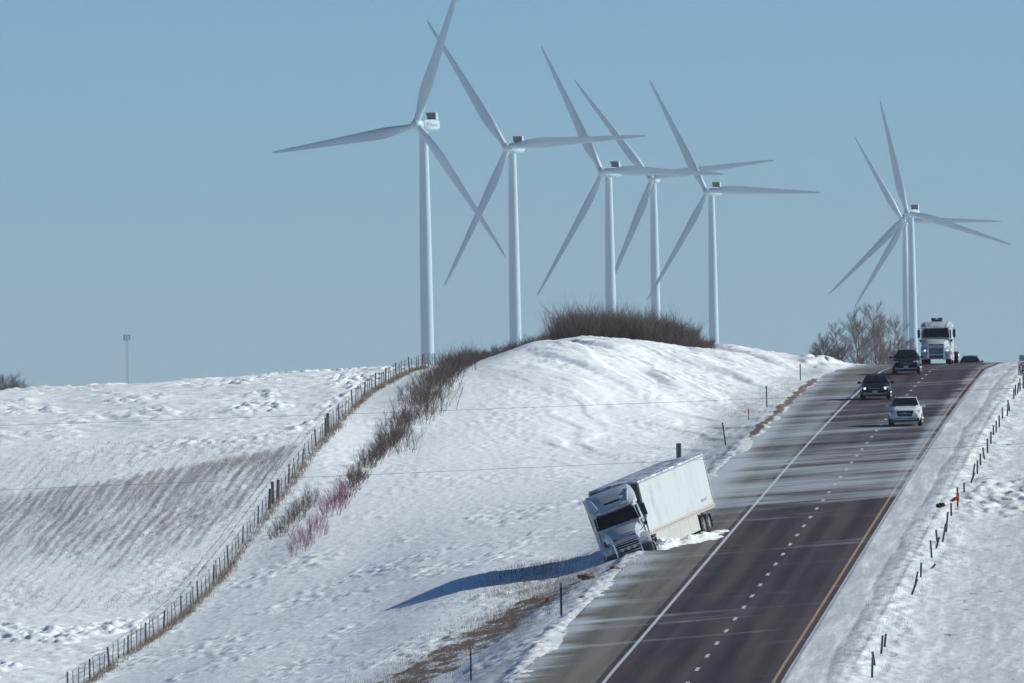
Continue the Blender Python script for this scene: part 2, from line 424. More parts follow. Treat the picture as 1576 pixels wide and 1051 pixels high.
fade_b = sm(-.35, .3, perlin(XX/5 + 9, YY/22, 19))
n += bank * (.34*sm(-.1, .35, perlin((XX + YY*.13)/4.5, YY/45, 81)) + .055*sm(0, .12, perlin(dg/.75 + wv_, YY/16, 14))*fade_b + .05*sm(0, .25, perlin(dg/1.9 + wv_, YY/24, 15)) + .03*sm(0, .1, perlin(dg/.4 + wv_, YY/7, 17))*fade_b)
n += (bank*.6 + mid*.35*sm(-26, -20, UU)*sm(930, 990, YY)) * .07*sm(.15, .25, perlin(XX/1.1, YY/3.2, 18))
n += mid * sm(-24, -20, UU) * sm(960, 1000, YY) * (1 - sm(1040, 1090, YY)) * sm(-.05, .3, perlin(dg/2.6 + wv_, YY/14, 16))*.09
n += (.022*perlin(XX/.42, YY/1.1, 71) + .018*sm(0, .15, perlin(XX/.5, YY/1.6, 72)))*(.5 + .8*patchy)
dz = n * off_l
# cornices by the crest beside the shoulder
co_ = np.exp(-((UU + 9.6)/1.5)**2) * np.exp(-((YY - 1212)/26.0)**2)
dz += co_ * (.25 + .38*sm(0, .2, perlin(XX/1.3, YY/9, 21)))
# plough bank / rough lip along the shoulder edge
lip = np.exp(-((UU + 8.15 + wob*.6)/.5)**2)
dz += lip * (1 - .8*sm(975, 1010, YY)) * (.04 + .09*sm(-.1, .3, perlin(XX/.5, YY/1.5, 22)))
# snow heaped around the stranded truck
def blob(cx, cy, rx, ry, h, seed, s=.45):
    global dz
    g = np.exp(-((XX - cx)/rx)**2 - ((YY - cy)/ry)**2)
    dz = dz + g*h*(.65 + .7*perlin(XX/s, YY/(s*2.2), seed) + .3*perlin(XX/(s*.4), YY/s, seed+1))
right = off_r
pr = perlin(XX/.7, YY/2.0, 31); pr2 = sm(.05, .3, perlin(XX/.45, YY/1.1, 32))
posts_band = np.exp(-((UU - 7.4)/1.5)**2)
dz += right * (.02*pr + .03*pr2*sm(-.2, .2, perlin(XX/3, YY/12, 33))) + posts_band * (.03 + .09*sm(-.05, .3, perlin(XX/.8, YY/2.5, 34)))*sm(5.0, 6.6, UU)
bm_ = sm(845, 880, YY)*(1 - sm(905, 925, YY))
dz += sm(7.2, 8.5, UU)*bm_*(.06 + .15*sm(-.1, .3, perlin(XX/.7, YY/3, 35)))
# median shoulder: ruts
rut = np.exp(-((UU - 5.7 - .25*perlin(YY/30, YY*0, 36))/.14)**2) + np.exp(-((UU - 6.7)/.12)**2)
dz += -.035*rut*sm(4.2, 4.6, UU)
berm = []
blob(7.5, 815.0, .5, 2.0, .30, 51)
blob(7.75, 819.5, .6, 2.6, .62, 53)
blob(8.9, 824.5, .8, 4.0, .34, 54)
blob(10.0, 830, .9, 5.0, .30, 55)
blob(11.0, 836, .6, 2.2, .20, 57)
Zt = Zb + dz*near - .10*corr*near
# attributes
fx = UU + 36
dirt = np.zeros_like(Zt)
def bound(pts):     # surveyed line across the west field: depth as a function of the offset u
    q = [hit(*p) for p in pts]; us_ = [a_[0] - xr(a_[1]) for a_ in q]; ys_ = [a_[1] for a_ in q]
    o_ = np.argsort(us_); us_ = np.array(us_)[o_]; ys_ = np.array(ys_)[o_]
    return np.interp(UU, us_, ys_)
Ytop = bound([(2, 742), (100, 728), (200, 712), (300, 697), (400, 672), (480, 655)])
Ygap = bound([(2, 752), (100, 742), (200, 728), (250, 715), (300, 704), (400, 688), (470, 674)])
Ybot = bound([(2, 872), (100, 878), (200, 880), (300, 850), (350, 800), (430, 735), (470, 700)])
nz_ = perlin(XX/6, YY/20, 41)*6 + perlin(XX/1.6, YY/9, 42)*4
d_f = fld * sm(-26, 14, YY - Ybot + nz_) * (1 - sm(-11, 8, YY - Ytop + nz_))
gap = 1 - .8*np.exp(-((YY - Ygap - 1)/5.5)**2)*sm(-44, -40, UU + 0*YY) - .55*np.exp(-((YY - Ygap - 1)/5.5)**2)*(1 - sm(-44, -40, UU))
low = 1 - .10*sm(0, 1, (Ygap - 12 - YY)/60.0)
dirt += d_f * (.55 + .05*perlin(XX/5, YY/16, 44)) * gap * low
dirt = np.maximum(dirt, fld*sm(850, 880, YY)*(1 - sm(1000, 1030, YY))*.40)
dirt = np.maximum(dirt, fld*sm(1010, 1100, YY)*.30)
p_ = np.exp(-((UU + 13.2 - (YY-740)*.05 + 1.5*perlin(YY/18, YY*0, 45))/3.2)**4) * sm(660, 672, YY)*(1 - sm(785, 812, YY))
rust = p_*(.555 + .12*perlin(XX/1.1, YY/6, 46))
rust = np.maximum(rust, .42*np.exp(-((UU + 10.5)/3)**2)*(1 - sm(790, 830, YY)))
edge = np.exp(-((UU + 7.55)/.75)**2)
rust = np.maximum(rust, np.exp(-((UU + 7.75 + .2*perlin(YY/9, YY*0, 47))/.62)**2)*(.635*sm(975, 1000, YY)*(1 - sm(1130, 1165, YY))))
rust = np.maximum(rust, edge*(.47*sm(-.25, .15, perlin(YY/9, YY*0, 48))*(1 - sm(800, 830, YY))))
rust = np.maximum(rust, .40*np.exp(-((UU + 10.5)/2.5)**2)*sm(950, 1000, YY)*(1 - sm(1080, 1130, YY)))
rust = np.maximum(rust, .46*np.exp(-((UU + 34.8)/.4)**2)*sm(700, 760, YY))
rust = np.maximum(rust, .40*right)
grit = np.zeros_like(Zt)
grit = np.maximum(grit, sm(3.8, 4.0, UU)*(1 - sm(6.2, 7.0, UU))*.52)
grit = np.maximum(grit, np.clip(rut, 0, 1)*sm(4.2, 4.6, UU)*.85)
grit = np.maximum(grit, right*.42)
grit = np.maximum(grit, (1 - sm(-9.5, -7.6, -UU*0 + (-UU-0)*-1))*0)
grit = np.maximum(grit, .45*np.exp(-((UU + 9.5)/2.2)**2)*sm(-40, -5, UU))
grit = np.maximum(grit, .9*np.exp(-((UU + 7.25)/.35)**2)*.6)
gr_o = grid_mesh('snow_ground', XX, YY, Zt, M_SNOW, dict(dirt=dirt*near, rust=rust*near, grit=grit*near))

def strip(name, u0, u1, nu, y0, y1, lift, m_, step=2.0, parent=None, extra=None, kind='structure', wadd=0.0):
    ys = np.arange(y0, y1 + .01, step); us = np.linspace(u0, u1, nu)
    U, Y = np.meshgrid(us, ys); X = U + xr(Y)
    Z = np.repeat(zroad(ys)[:, None], nu, 1) + lift
    yw = Y - U*2.5
    wv = .485*sm(864, 874, yw)*(1 - sm(1005, 1050, Y)) + .425*sm(1005, 1050, Y)*(1 - sm(1080, 1130, Y)) + .07*sm(866, 884, yw)*(1 - sm(925, 985, Y))
    ya = Y - 1.5*U
    wv = np.maximum(wv, .49*np.exp(-((ya - 760)/9.0)**2)); wv = np.maximum(wv, .485*np.exp(-((ya - 742)/5.0)**2)); wv = np.maximum(wv, .45*np.exp(-((ya - 716)/5)**2)); wv = np.maximum(wv, .44*np.exp(-((ya - 800)/5)**2))
    wv = np.maximum(wv, .38)
    wv = np.maximum(wv, .455*sm(1150, 1200, Y))
    wv = wv + .12*np.exp(-((U - 3.4)/.35)**2)*sm(860, 1000, Y)
    wv = wv + np.where(U < -3.9, .03*sm(1000, 1050, Y), 0)
    wv = wv + .07*np.exp(-((U + 4.6)/1.2)**2)*sm(950, 1000, Y)*(1-sm(1120, 1160, Y))
    wv = wv + wadd + .19*np.exp(-((U + 7.4)/1.1)**2)
    tr = sum(np.exp(-((U - c)/.38)**2) for c in (-2.75, -.95, .95, 2.75))
    tr = tr*(.6 + .4*perlin(Y/25, U*0, 61))
    return grid_mesh(name, X, Y, Z, m_, dict(wisp=wv, track=tr), kind)
road = strip('road', -3.98, 3.98, 41, 560, 1700, 0.0, M_ROAD)
shl = strip('road_shoulder', -7.6, -3.985, 19, 560, 1700, -.012, M_SHOULDER)
shr = strip('median_shoulder', 3.985, 4.6, 5, 560, 1700, -.012, M_SHOULDER, wadd=.3)
wl = strip('edge_line', -3.72, -3.56, 2, 560, 1600, .008, M_WLINE, parent=road, kind=None); wl.parent = road
yl = strip('yellow_edge_line', 3.60, 3.74, 2, 560, 1600, .008, M_YLINE, kind=None); yl.parent = road
# lane dashes
mb = MB(); wvs = []
for k in range(-10, 60):
    y0 = 683 + 12.2*k - 1.5
    n_ = 4; pts = []
    for i in range(n_ + 1):
        y = y0 + 3.05*i/n_; z = float(zroad(np.array([y]))[0]) + .008
        pts.append(((xr(y) - .085, y, z), (xr(y) + .085, y, z)))
    for i in range(n_): mb.quad(pts[i][0], pts[i][1], pts[i+1][1], pts[i+1][0])
dl = mb.build('lane_dashes', M_WLINE, road, fix=False)
a = dl.data.attributes.new('wisp', 'FLOAT', 'POINT'); a.data.foreach_set('value', [.36]*len(dl.data.vertices))

# ================================================================ TURBINES
def airfoil(c, th, n=14):   # section: x chordwise (+ towards trailing edge), y thickness
    pts = []
    for k in range(n):
        t = 2*math.pi*k/n
        x = math.cos(t); y = math.sin(t)
        pts.append((x, y))
    out = []
    for x, y in pts:
        xc = .5*(1 - x)           # 0 leading .. 1 trailing (x=-1)
        thick = y * th * .5 * (1 - max(0, xc-.3)*1.15 if th < c*.9 else 1)
        out.append((c*(xc - .32), thick))
    return out
def make_blade(parent, theta, L=54.0):
    prof = [(0.8, 2.1, 2.1, 0), (2.5, 2.1, 2.1, 0), (5, 2.4, 1.9, .1), (8.5, 3.3, 1.45, .16), (12, 3.85, 1.1, .17), (15, 3.75, .9, .15), (22, 3.1, .65, .1), (30, 2.45, .46, .06), (40, 1.75, .3, .03), (48, 1.2, .2, .0), (52.5, .75, .12, 0), (54, .2, .05, 0)]
    mb = MB(); rings = []
    for r, c, th, tw in prof:
        tw += .12
        ring = []
        for x, y in airfoil(c, th):
            xx = -(x + .0)*math.cos(tw) - y*math.sin(tw)*0
            yy = y*math.cos(tw) - x*math.sin(tw)
            yy -= .0009*r*r*.6                # prebend towards the wind
            ring.append((xx, yy, r))
        rings.append(ring)
    mb.loft(rings)
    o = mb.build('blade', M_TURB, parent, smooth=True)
    return o
def text_mesh(txt, size, m_, parent, name, loc, rot):
    cu = bpy.data.curves.new(name, 'FONT'); cu.body = txt; cu.size = size; cu.extrude = .01; cu.align_x = 'CENTER'; cu.align_y = 'CENTER'
    to = bpy.data.objects.new('tmp_text', cu); C.objects.link(to)
    dg = bpy.context.evaluated_depsgraph_get(); me = bpy.data.meshes.new_from_object(to.evaluated_get(dg))
    bpy.data.objects.remove(to)
    me.materials.clear(); me.materials.append(m_); me.name = name
    o = bpy.data.objects.new(name, me); C.objects.link(o); o.parent = parent; o.location = loc; o.rotation_euler = rot
    return o
def make_turbine(hx, Y, hz, psi, th0, label, first=None, hub_h=80.0):
    """origin at the tower foot; local -Y is the direction the rotor faces"""
    ps = math.radians(psi); ov = 4.2
    tx = hx + ov*math.sin(ps); ty = Y + ov*math.cos(ps)
    root = empty('wind_turbine', (tx, ty, hz - hub_h), -ps)
    tag(root, label, 'wind turbine', 'wind turbines')
    if first is None:
        mb = MB(); rr = []
        for z, r in [(-6, 2.15), (0, 2.12), (20, 2.05), (40, 1.9), (60, 1.65), (hub_h-2.1, 1.32)]:
            rr.append([(r*math.cos(2*math.pi*k/32), r*math.sin(2*math.pi*k/32), z) for k in range(32)])
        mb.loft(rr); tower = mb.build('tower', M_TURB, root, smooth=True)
        for z, r in ((20, 2.075), (40, 1.93), (60, 1.68)):
            mb = MB(); mb.loft([[(r*math.cos(2*math.pi*k/32), r*math.sin(2*math.pi*k/32), zz) for k in range(32)] for zz in (z-.12, z+.12)])
            mb.build('tower_flange', M_TURB, tower, smooth=True)
        mb = MB()
        def rr_(y, hw, z0, z1, c=.5):
            return [(-hw+c, y, z0), (hw-c, y, z0), (hw, y, z0+c), (hw, y, z1-c), (hw-c, y, z1), (-hw+c, y, z1), (-hw, y, z1-c), (-hw, y, z0+c)]
        h = hub_h
        mb.loft([rr_(-2.3, 1.2, h-1.4, h+1.2), rr_(-1.7, 1.65, h-1.75, h+1.55), rr_(3, 1.75, h-1.8, h+1.75), rr_(6.3, 1.75, h-1.75, h+1.7), rr_(7.3, 1.5, h-1.5, h+1.5)])
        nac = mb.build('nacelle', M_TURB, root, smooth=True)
        mb = MB(); mb.hexa([(-1.6, 5.0, h+1.65), (1.6, 5.0, h+1.65), (1.6, 6.6, h+1.65), (-1.6, 6.6, h+1.65), (-1.9, 4.4, h+4.0), (1.9, 4.4, h+4.0), (1.9, 5.4, h+4.0), (-1.9, 5.4, h+4.0)])
        mb.box(-1.5, -1.42, 4.8, 4.9, h+3.9, h+5.2); mb.box(1.42, 1.5, 4.8, 4.9, h+3.9, h+4.9)
        cool = mb.build('cooler', M_TURB, nac)
        mb = MB(); mb.hexa([(-1.5, 4.86, h+1.85), (1.5, 4.86, h+1.85), (1.5, 5.02, h+1.85), (-1.5, 5.02, h+1.85), (-1.75, 4.32, h+3.85), (1.75, 4.32, h+3.85), (1.75, 4.5, h+3.85), (-1.75, 4.5, h+3.85)])
        mb.build('cooler_grille', M_COOL, nac)
        mb = MB(); rr = []
        for y, r in [(-6.3, .15), (-6.15, .8), (-5.6, 1.4), (-4.6, 1.75), (-3.3, 1.85), (-2.5, 1.7), (-2.25, 1.35)]:
            rr.append([(r*math.cos(2*math.pi*k/24), y, h + r*math.sin(2*math.pi*k/24)) for k in range(24)])
        mb.loft(rr); hub = mb.build('hub', M_TURB, root, smooth=True)
        b0 = make_blade(root, 0)
        blades = [b0]
        for k in range(2):
            b = b0.copy(); C.objects.link(b); blades.append(b)
        make_turbine.src = (tower, nac, hub, b0)
    else:
        t, nac, hub, b0 = make_turbine.src
        for o in (t, nac, hub):
            c = o.copy(); C.objects.link(c); c.parent = root
            for ch in o.children:
                if ch.name.startswith('maker_name') or ch.name.startswith('emblem'): continue
                d = ch.copy(); C.objects.link(d); d.parent = c
        blades = []
        for k in range(3):
            b = b0.copy(); C.objects.link(b); blades.append(b)
    for k, b in enumerate(blades):
        b.parent = root; b.location = (0, -4.2, hub_h)
        th = math.radians(th0 + 120*k)
        # blade built along +Z; turn about local Y so that it points at angle th from +X
        b.rotation_euler = (0, math.pi/2 - th, 0)
    return root
TB = [(-29.0, 4982, 81.8, 31.7, -52, 'leftmost and largest white wind turbine, rising behind the fence top, lettering on its nacelle'),
      (-.5, 5500, 81.9, 24.5, 2.9, 'second white wind turbine from the left, rising just left of the dark thicket'),
      (34.9, 5884, 77.9, 32, -2.3, 'white wind turbine with its tower behind the highest part of the thicket'),
      (60.6, 6710, 85.6, 11.2, 7.1, 'white wind turbine with its tower behind the sloping right half of the thicket'),
      (83.5, 6659, 79.2, 26.5, -2.0, 'white wind turbine standing alone just right of the dark thicket'),
      (184.2, 7296, 75.0, 22.5, -17, 'nearer white turbine of the overlapping pair by the highway crest, right tower'),
      (215.2, 8614, 84.0, 8.9, -1.1, 'farther white turbine of the overlapping pair by the highway crest, left tower')]
for i, a in enumerate(TB):
    r_ = make_turbine(*a[:5], a[5], None if i == 0 else True, hub_h=80.0)
    if i == 0: T1 = r_
T1nac = [c for c in T1.children if c.name.startswith('nacelle')][0]
text_mesh('Vestas', 1.6, M_SIGNG, T1nac, 'maker_name', (1.77, 3.3, 80.0), (math.pi/2, 0, math.pi/2))
mb = MB(); mb.hexa([(1.745, .1, 79.9), (1.775, .1, 79.9), (1.775, .45, 79.9), (1.745, .45, 79.9), (1.735, -.5, 80.8), (1.765, -.5, 80.8), (1.765, -.1, 80.8), (1.735, -.1, 80.8)]); mb.build('emblem', M_SIGNR, T1nac)

# ================================================================ RADIO MAST
def mast():
    a, b = un(195, 515); Y = 8600.0
    x = a*Y; zt = b*Y; z0 = -5.0
    r = empty('radio_mast', (x, Y, z0)); tag(r, 'thin grey lattice radio mast with antennas on top, far off above the left field', 'radio mast')
    H = zt - z0; mb = MB(); w0 = .65
    legs = [(w0*math.cos(t), w0*math.sin(t)) for t in (.5, 2.6, 4.7)]
    for lx, ly in legs: mb.tube([(lx, ly, 0), (lx, ly, H)], .09, 5)
    n = int(H/1.6)
    for i in range(n):
        for j in range(3):
            p, q = legs[j], legs[(j+1) % 3]; z = i*1.6
            mb.tube([(p[0], p[1], z), (q[0], q[1], z+1.6)], .045, 4, False)
    mb.build('lattice_tower', M_SIGNG, r)
    for zz in (H-2.6, H-.4):
        mb = MB()
        for j in range(8):
            t0, t1 = j*math.pi/4, (j+1)*math.pi/4
            mb.tube([(1.6*math.cos(t0), 1.6*math.sin(t0), zz), (1.6*math.cos(t1), 1.6*math.sin(t1), zz)], .07, 4)
            if j % 2 == 0: mb.tube([(0, 0, zz), (1.6*math.cos(t0), 1.6*math.sin(t0), zz)], .06, 4)
        mb.build('antenna_ring', M_SIGNG, r)
    for j in range(8):
        t = j*math.pi/4; m2 = MB(); x2, y2 = 1.7*math.cos(t), 1.7*math.sin(t)
        m2.box(x2-.2, x2+.2, y2-.12, y2+.12, H-2.8 - (j % 3)*.3, H + .2); m2.build('antenna', M_SIGNG, r)
mast()
M_TWIG3 = mat('grey_brown_twigs', (.105, .088, .082), .9, var=.3, scale=.7)
M_TWIG3 = mat('grey_brown_twigs', (.105, .088, .082), .9, var=.3, scale=.7)
M_TWIG3 = mat('grey_brown_twigs', (.105, .088, .082), .9, var=.3, scale=.7)
M_TWIG3 = mat('grey_brown_twigs', (.105, .088, .082), .9, var=.3, scale=.7)
M_TWIG3 = mat('grey_brown_twigs', (.105, .088, .082), .9, var=.3, scale=.7)
M_TWIG3 = mat('grey_brown_twigs', (.105, .088, .082), .9, var=.3, scale=.7)
M_TWIG3 = mat('grey_brown_twigs', (.105, .088, .082), .9, var=.3, scale=.7)
M_TWIG3 = mat('grey_brown_twigs', (.105, .088, .082), .9, var=.3, scale=.7)
M_TWIG3 = mat('grey_brown_twigs', (.105, .088, .082), .9, var=.3, scale=.7)

# ================================================================ FENCE WEST OF THE HIGHWAY
def gz(x, y, sink=0.0): return ground(x, y) - sink
def post_mb(r, h, seg=8, lean=(0, 0), top=None):
    mb = MB(); mb.tube([(0, 0, -.5), (lean[0]*.5, lean[1]*.5, h*.5), (lean[0], lean[1], h)], [r, r*.97, r*.93], seg); return mb
def wire_fence():
    y0 = 786.0; x0 = xr(y0) - 35.2
    root = empty('wire_fence', (x0, y0, gz(x0, y0)))
    tag(root, 'long wire fence on weathered posts climbing the slope between stubble field and roadside brush', 'fence')
    o0 = Vector(root.location); rnd = random.Random(3)
    meshes = {}
    for kind, r, h in (('wood_post', .056, 1.10), ('steel_post', .030, 1.0), ('brace_post', .11, 1.32)):
        meshes[kind] = [post_mb(r*rnd.uniform(.85, 1.1), h, 8 if kind != 'steel_post' else 5, (rnd.uniform(-.04, .04), rnd.uniform(-.03, .03))) for _ in range(3)]
    built = {}
    tops = []
    n = 0; y = y0
    brace = {round(y0 + 13.4*k/4*1.0, 2) for k in ()}
    while y < 1150:
        x = xr(y) - 35.2 + rnd.uniform(-.05, .05); z = gz(x, y)
        if n % 4 == 0: kind = 'wood_post'
        else: kind = 'steel_post'
        if 944 < y < 956 or 1003.5 < y < 1007: kind = 'brace_post'
        j = rnd.randrange(3)
        key = (kind, j)
        if key not in built:
            o = meshes[kind][j].build(kind, M_WOODP if kind != 'steel_post' else M_TPOST, root, smooth=True); built[key] = o
        else:
            o = built[key].copy(); C.objects.link(o); o.parent = root
        o.location = Vector((x, y, z)) - o0; sc = rnd.uniform(.88, 1.1); o.scale = (1, 1, sc); o.rotation_euler = (0, 0, rnd.uniform(0, 3))
        o.rotation_euler = (rnd.uniform(-.05, .05), rnd.uniform(-.07, .07), 0)
        tops.append((x, y, z))
        n += 1; y += 3.36 + rnd.uniform(-.5, .5) if y < 1090 else 4.4
    for hgt in (.95, .70, .48, .26):
        mb = MB(); pts = []
        for i, (x, y, z) in enumerate(tops):
            pts.append(Vector((x + .03, y, z + hgt)) - o0)
            if i + 1 < len(tops):
                x2, y2, z2 = tops[i+1]; pts.append(Vector(((x+x2)/2, (y+y2)/2, (z+z2)/2 + hgt - .03)) - o0)
        mb.tube(pts, .010 if hgt > .6 else .007, 4, False); mb.build('wire', M_WIRE, root, fix=False)
    # woven lower netting: thin verticals
    mb = MB()
    for i in range(len(tops) - 1):
        for t in np.arange(0, 1, .17):
            a = Vector(tops[i]).lerp(Vector(tops[i+1]), float(t)) - o0
            mb.tube([a + Vector((.03, 0, .05)), a + Vector((.03, 0, .72))], .0045, 3, False)
    tag(mb.build('netting', M_WIRE, root, fix=False), kind='stuff')
wire_fence()

# ================================================================ BRUSH, GRASS, TREES
class Twigs:
    def __init__(s): s.V = []; s.Fc = []; s.n = 0
    def seg(s, p, q, r0, r1):
        d = q - p
        a = np.array([-d[1], d[0], 0.0]) if abs(d[0]) + abs(d[1]) > 1e-6 else np.array([1.0, 0, 0])
        a /= max(1e-9, np.linalg.norm(a)); b = np.cross(d, a); b /= max(1e-9, np.linalg.norm(b))
        for c, r in ((p, r0), (q, r1)):
            s.V.append(c + a*r); s.V.append(c - a*r*.5 + b*r*.87); s.V.append(c - a*r*.5 - b*r*.87)
        n = s.n
        s.Fc += [(n, n+1, n+4, n+3), (n+1, n+2, n+5, n+4), (n+2, n, n+3, n+5)]; s.n += 6
    def branch(s, p, d, L, r, lev, rnd, kids=3, droop=0.0, up=.15, spread=.6):
        n = 3 if lev > 0 else 2
        d = d / np.linalg.norm(d); pts = [p]
        for i in range(n):
            d = d + np.array([rnd.gauss(0, .13), rnd.gauss(0, .13), up*.5 + rnd.gauss(0, .08)]); d /= np.linalg.norm(d)
            q = pts[-1] + d*(L/n); s.seg(pts[-1], q, r*(1 - .28*i/n*2), r*(1 - .28*(i+1)/n*2) if lev or i < n-1 else r*.4); pts.append(q)
            if lev > 0:
                for k in range(kids if i else max(1, kids-2)):
                    t = rnd.random(); c = pts[-2]*(1-t) + q*t
                    an = rnd.uniform(0, 2*math.pi); side = np.array([math.cos(an), math.sin(an), rnd.uniform(-.1, .5)])
                    nd_ = d*(1 - spread*.5) + side*spread
                    s.branch(c, nd_, L*rnd.uniform(.38, .62), r*.52, lev-1, rnd, kids, droop, up, spread)
        return pts
    def build(s, name, mat_, parent=None):
        me = bpy.data.meshes.new(name); V = np.array(s.V, np.float32); Fq = np.array(s.Fc, np.int32)
        me.vertices.add(len(V)); me.vertices.foreach_set('co', V.ravel())
        me.loops.add(Fq.size); me.loops.foreach_set('vertex_index', Fq.ravel())
        me.polygons.add(len(Fq)); me.polygons.foreach_set('loop_start', np.arange(0, Fq.size, 4, dtype=np.int32))
        me.update(calc_edges=True); me.materials.append(mat_)
        o = bpy.data.objects.new(name, me); C.objects.link(o)
        if parent is not None: o.parent = parent
        return o
def clump(T, x, y, z, h, rad, n, rnd, r=.014, lev=1, kids=3, out=.45):
    for _ in range(n):
        a = rnd.uniform(0, 2*math.pi); q = rnd.random()**.5
        p = np.array([x + rad*q*math.cos(a), y + rad*q*math.sin(a), z - .15])
        d = np.array([math.cos(a)*out*q + rnd.gauss(0, .12), math.sin(a)*out*q + rnd.gauss(0, .12), 1.0])
        T.branch(p, d, h*rnd.uniform(.6, 1.08), r*rnd.uniform(.7, 1.2), lev, rnd, kids, spread=.55)
rnd = random.Random(11)
# long hedge of brush east of the fence
T = Twigs(); T2 = Twigs()
y = 946.0
while y < 1124:
    t = (y - 946)/178.0
    wdt = float(np.interp(t, [0, .2, .35, .5, .65, .8, 1], [.2, .32, .45, .85, 1.05, .6, .35]))
    cx = -30.9 + float(np.interp(t, [0, .3, .55, .7, .85, 1], [-.2, .0, .2, .25, -.1, -.4]))
    hh = float(np.interp(t, [0, .25, .5, .75, 1], [.8, 1.1, 1.5, 1.4, .65])) * rnd.uniform(.55, 1.2)
    if perlin(np.array([y/5.0]), np.array([.3]), 77)[0] < -.28 and t < .6: y += 1.05; continue
    for k in range(3 if t > .1 else 2):
        u = cx + rnd.gauss(0, wdt*.55); x = xr(y) + u
        clump(T if rnd.random() < .7 else T2, x, y + rnd.uniform(-.5, .5), gz(x, y), hh*rnd.uniform(.75, 1.1), .45, 4, rnd, lev=1, kids=3)
    y += 1.05
# shoulder of the hill: low brush along the crest towards the thicket
for k in range(170):
    t = rnd.random(); y = rnd.uniform(1128, 1160); px_ = 690 + 150*t
    x = un(px_, 540)[0]*y; clump(T, x, y, gz(x, y), rnd.uniform(.45, .85), .5, 4, rnd, lev=1, kids=3)
hb = T.build('roadside_brush', M_TWIG); tag(hb, kind='stuff')
hb2 = T2.build('roadside_brush', M_TWIG2); tag(hb2, kind='stuff')
T = Twigs(); T2 = Twigs()
for k in range(330):
    px_ = rnd.uniform(842, 1088); y = rnd.uniform(1186, 1212)
    x = un(px_, 500)[0]*y
    prof = np.interp(px_, [838, 860, 875, 890, 920, 945, 980, 1000, 1020, 1060, 1090], [.8, 2.0, 3.3, 2.9, 3.1, 2.6, 2.9, 2.4, 2.3, 1.6, .6])
    prof *= .9 + .12*math.sin(px_*.21) + .06*math.sin(px_*.53)
    clump(T if rnd.random() < .6 else T2, x, y, gz(x, y), prof*rnd.uniform(.66, 1.0), .6, 7, rnd, r=.016, lev=1, kids=5, out=.5)
th = T.build('hilltop_thicket', M_TWIG); tag(th, kind='stuff')
th = T2.build('hilltop_thicket', M_TWIG3); tag(th, kind='stuff')
def shrub(name, pts, h, n, m_, label, cat='shrub', group=None, r=.013, rad=.35, lev=1, kids=3):
    x0, y0 = pts[0]; z0 = gz(x0, y0)
    root = empty(name, (x0, y0, z0)); tag(root, label, cat, group)
    T = Twigs(); rn = random.Random(len(label) + int(abs(x0)*10))
    for x, y in pts: clump(T, x - x0, y - y0, gz(x, y) - z0, h*rn.uniform(.75, 1.1), rad, n, rn, r=r, lev=lev, kids=kids)
    T.build('twigs', m_, root)
def line_pts(a, b, n, wob, rn):
    """points along the ground between two surveyed spots"""
    A, B = hit(*a), hit(*b); out = []
    for i in range(n):
        t = i/max(1, n-1); y = A[1]*(1-t) + B[1]*t; out.append((A[0]*(1-t) + B[0]*t + rn.gauss(0, wob), y + rn.gauss(0, wob*2)))
    return out
rs = random.Random(5)
shrub('bare_shrub', line_pts((424, 831), (481, 774), 30, .14, rs), .95, 6, M_TWIG2, 'low brown leafless shrub row beside the fence, left of the red twigs')
shrub('red_twig_shrub', line_pts((452, 856), (492, 815), 18, .28, rs), 1.25, 5, M_RED, 'red twigged shrub at the bottom end of the brush line', group='red twigged shrubs', r=.012)
shrub('red_twig_shrub', line_pts((503, 800), (532, 764), 18, .25, rs), 1.15, 6, M_RED, 'red twigged shrub joining the brush line, above the bottom one', group='red twigged shrubs', r=.012)
shrub('bare_shrub', line_pts((624, 702), (632, 690), 7, .28, rs), 1.7, 4, M_TWIG, 'small leafless shrub alone on open snow right of the brush line', rad=.3)
shrub('bare_shrub', line_pts((652, 652), (676, 628), 18, .4, rs), 1.8, 4, M_TWIG, 'spreading dark shrub bulging right from the widest part of the brush line')
shrub('bare_shrub', line_pts((668, 618), (686, 606), 10, .4, rs), 1.1, 4, M_TWIG, 'low shrub reaching right onto the snow above the widest brush', rad=.5)
shrub('bare_shrub', line_pts((672, 590), (696, 580), 10, .4, rs), .9, 4, M_TWIG2, 'small twiggy shrub just right of the upper end of the brush line', rad=.5)
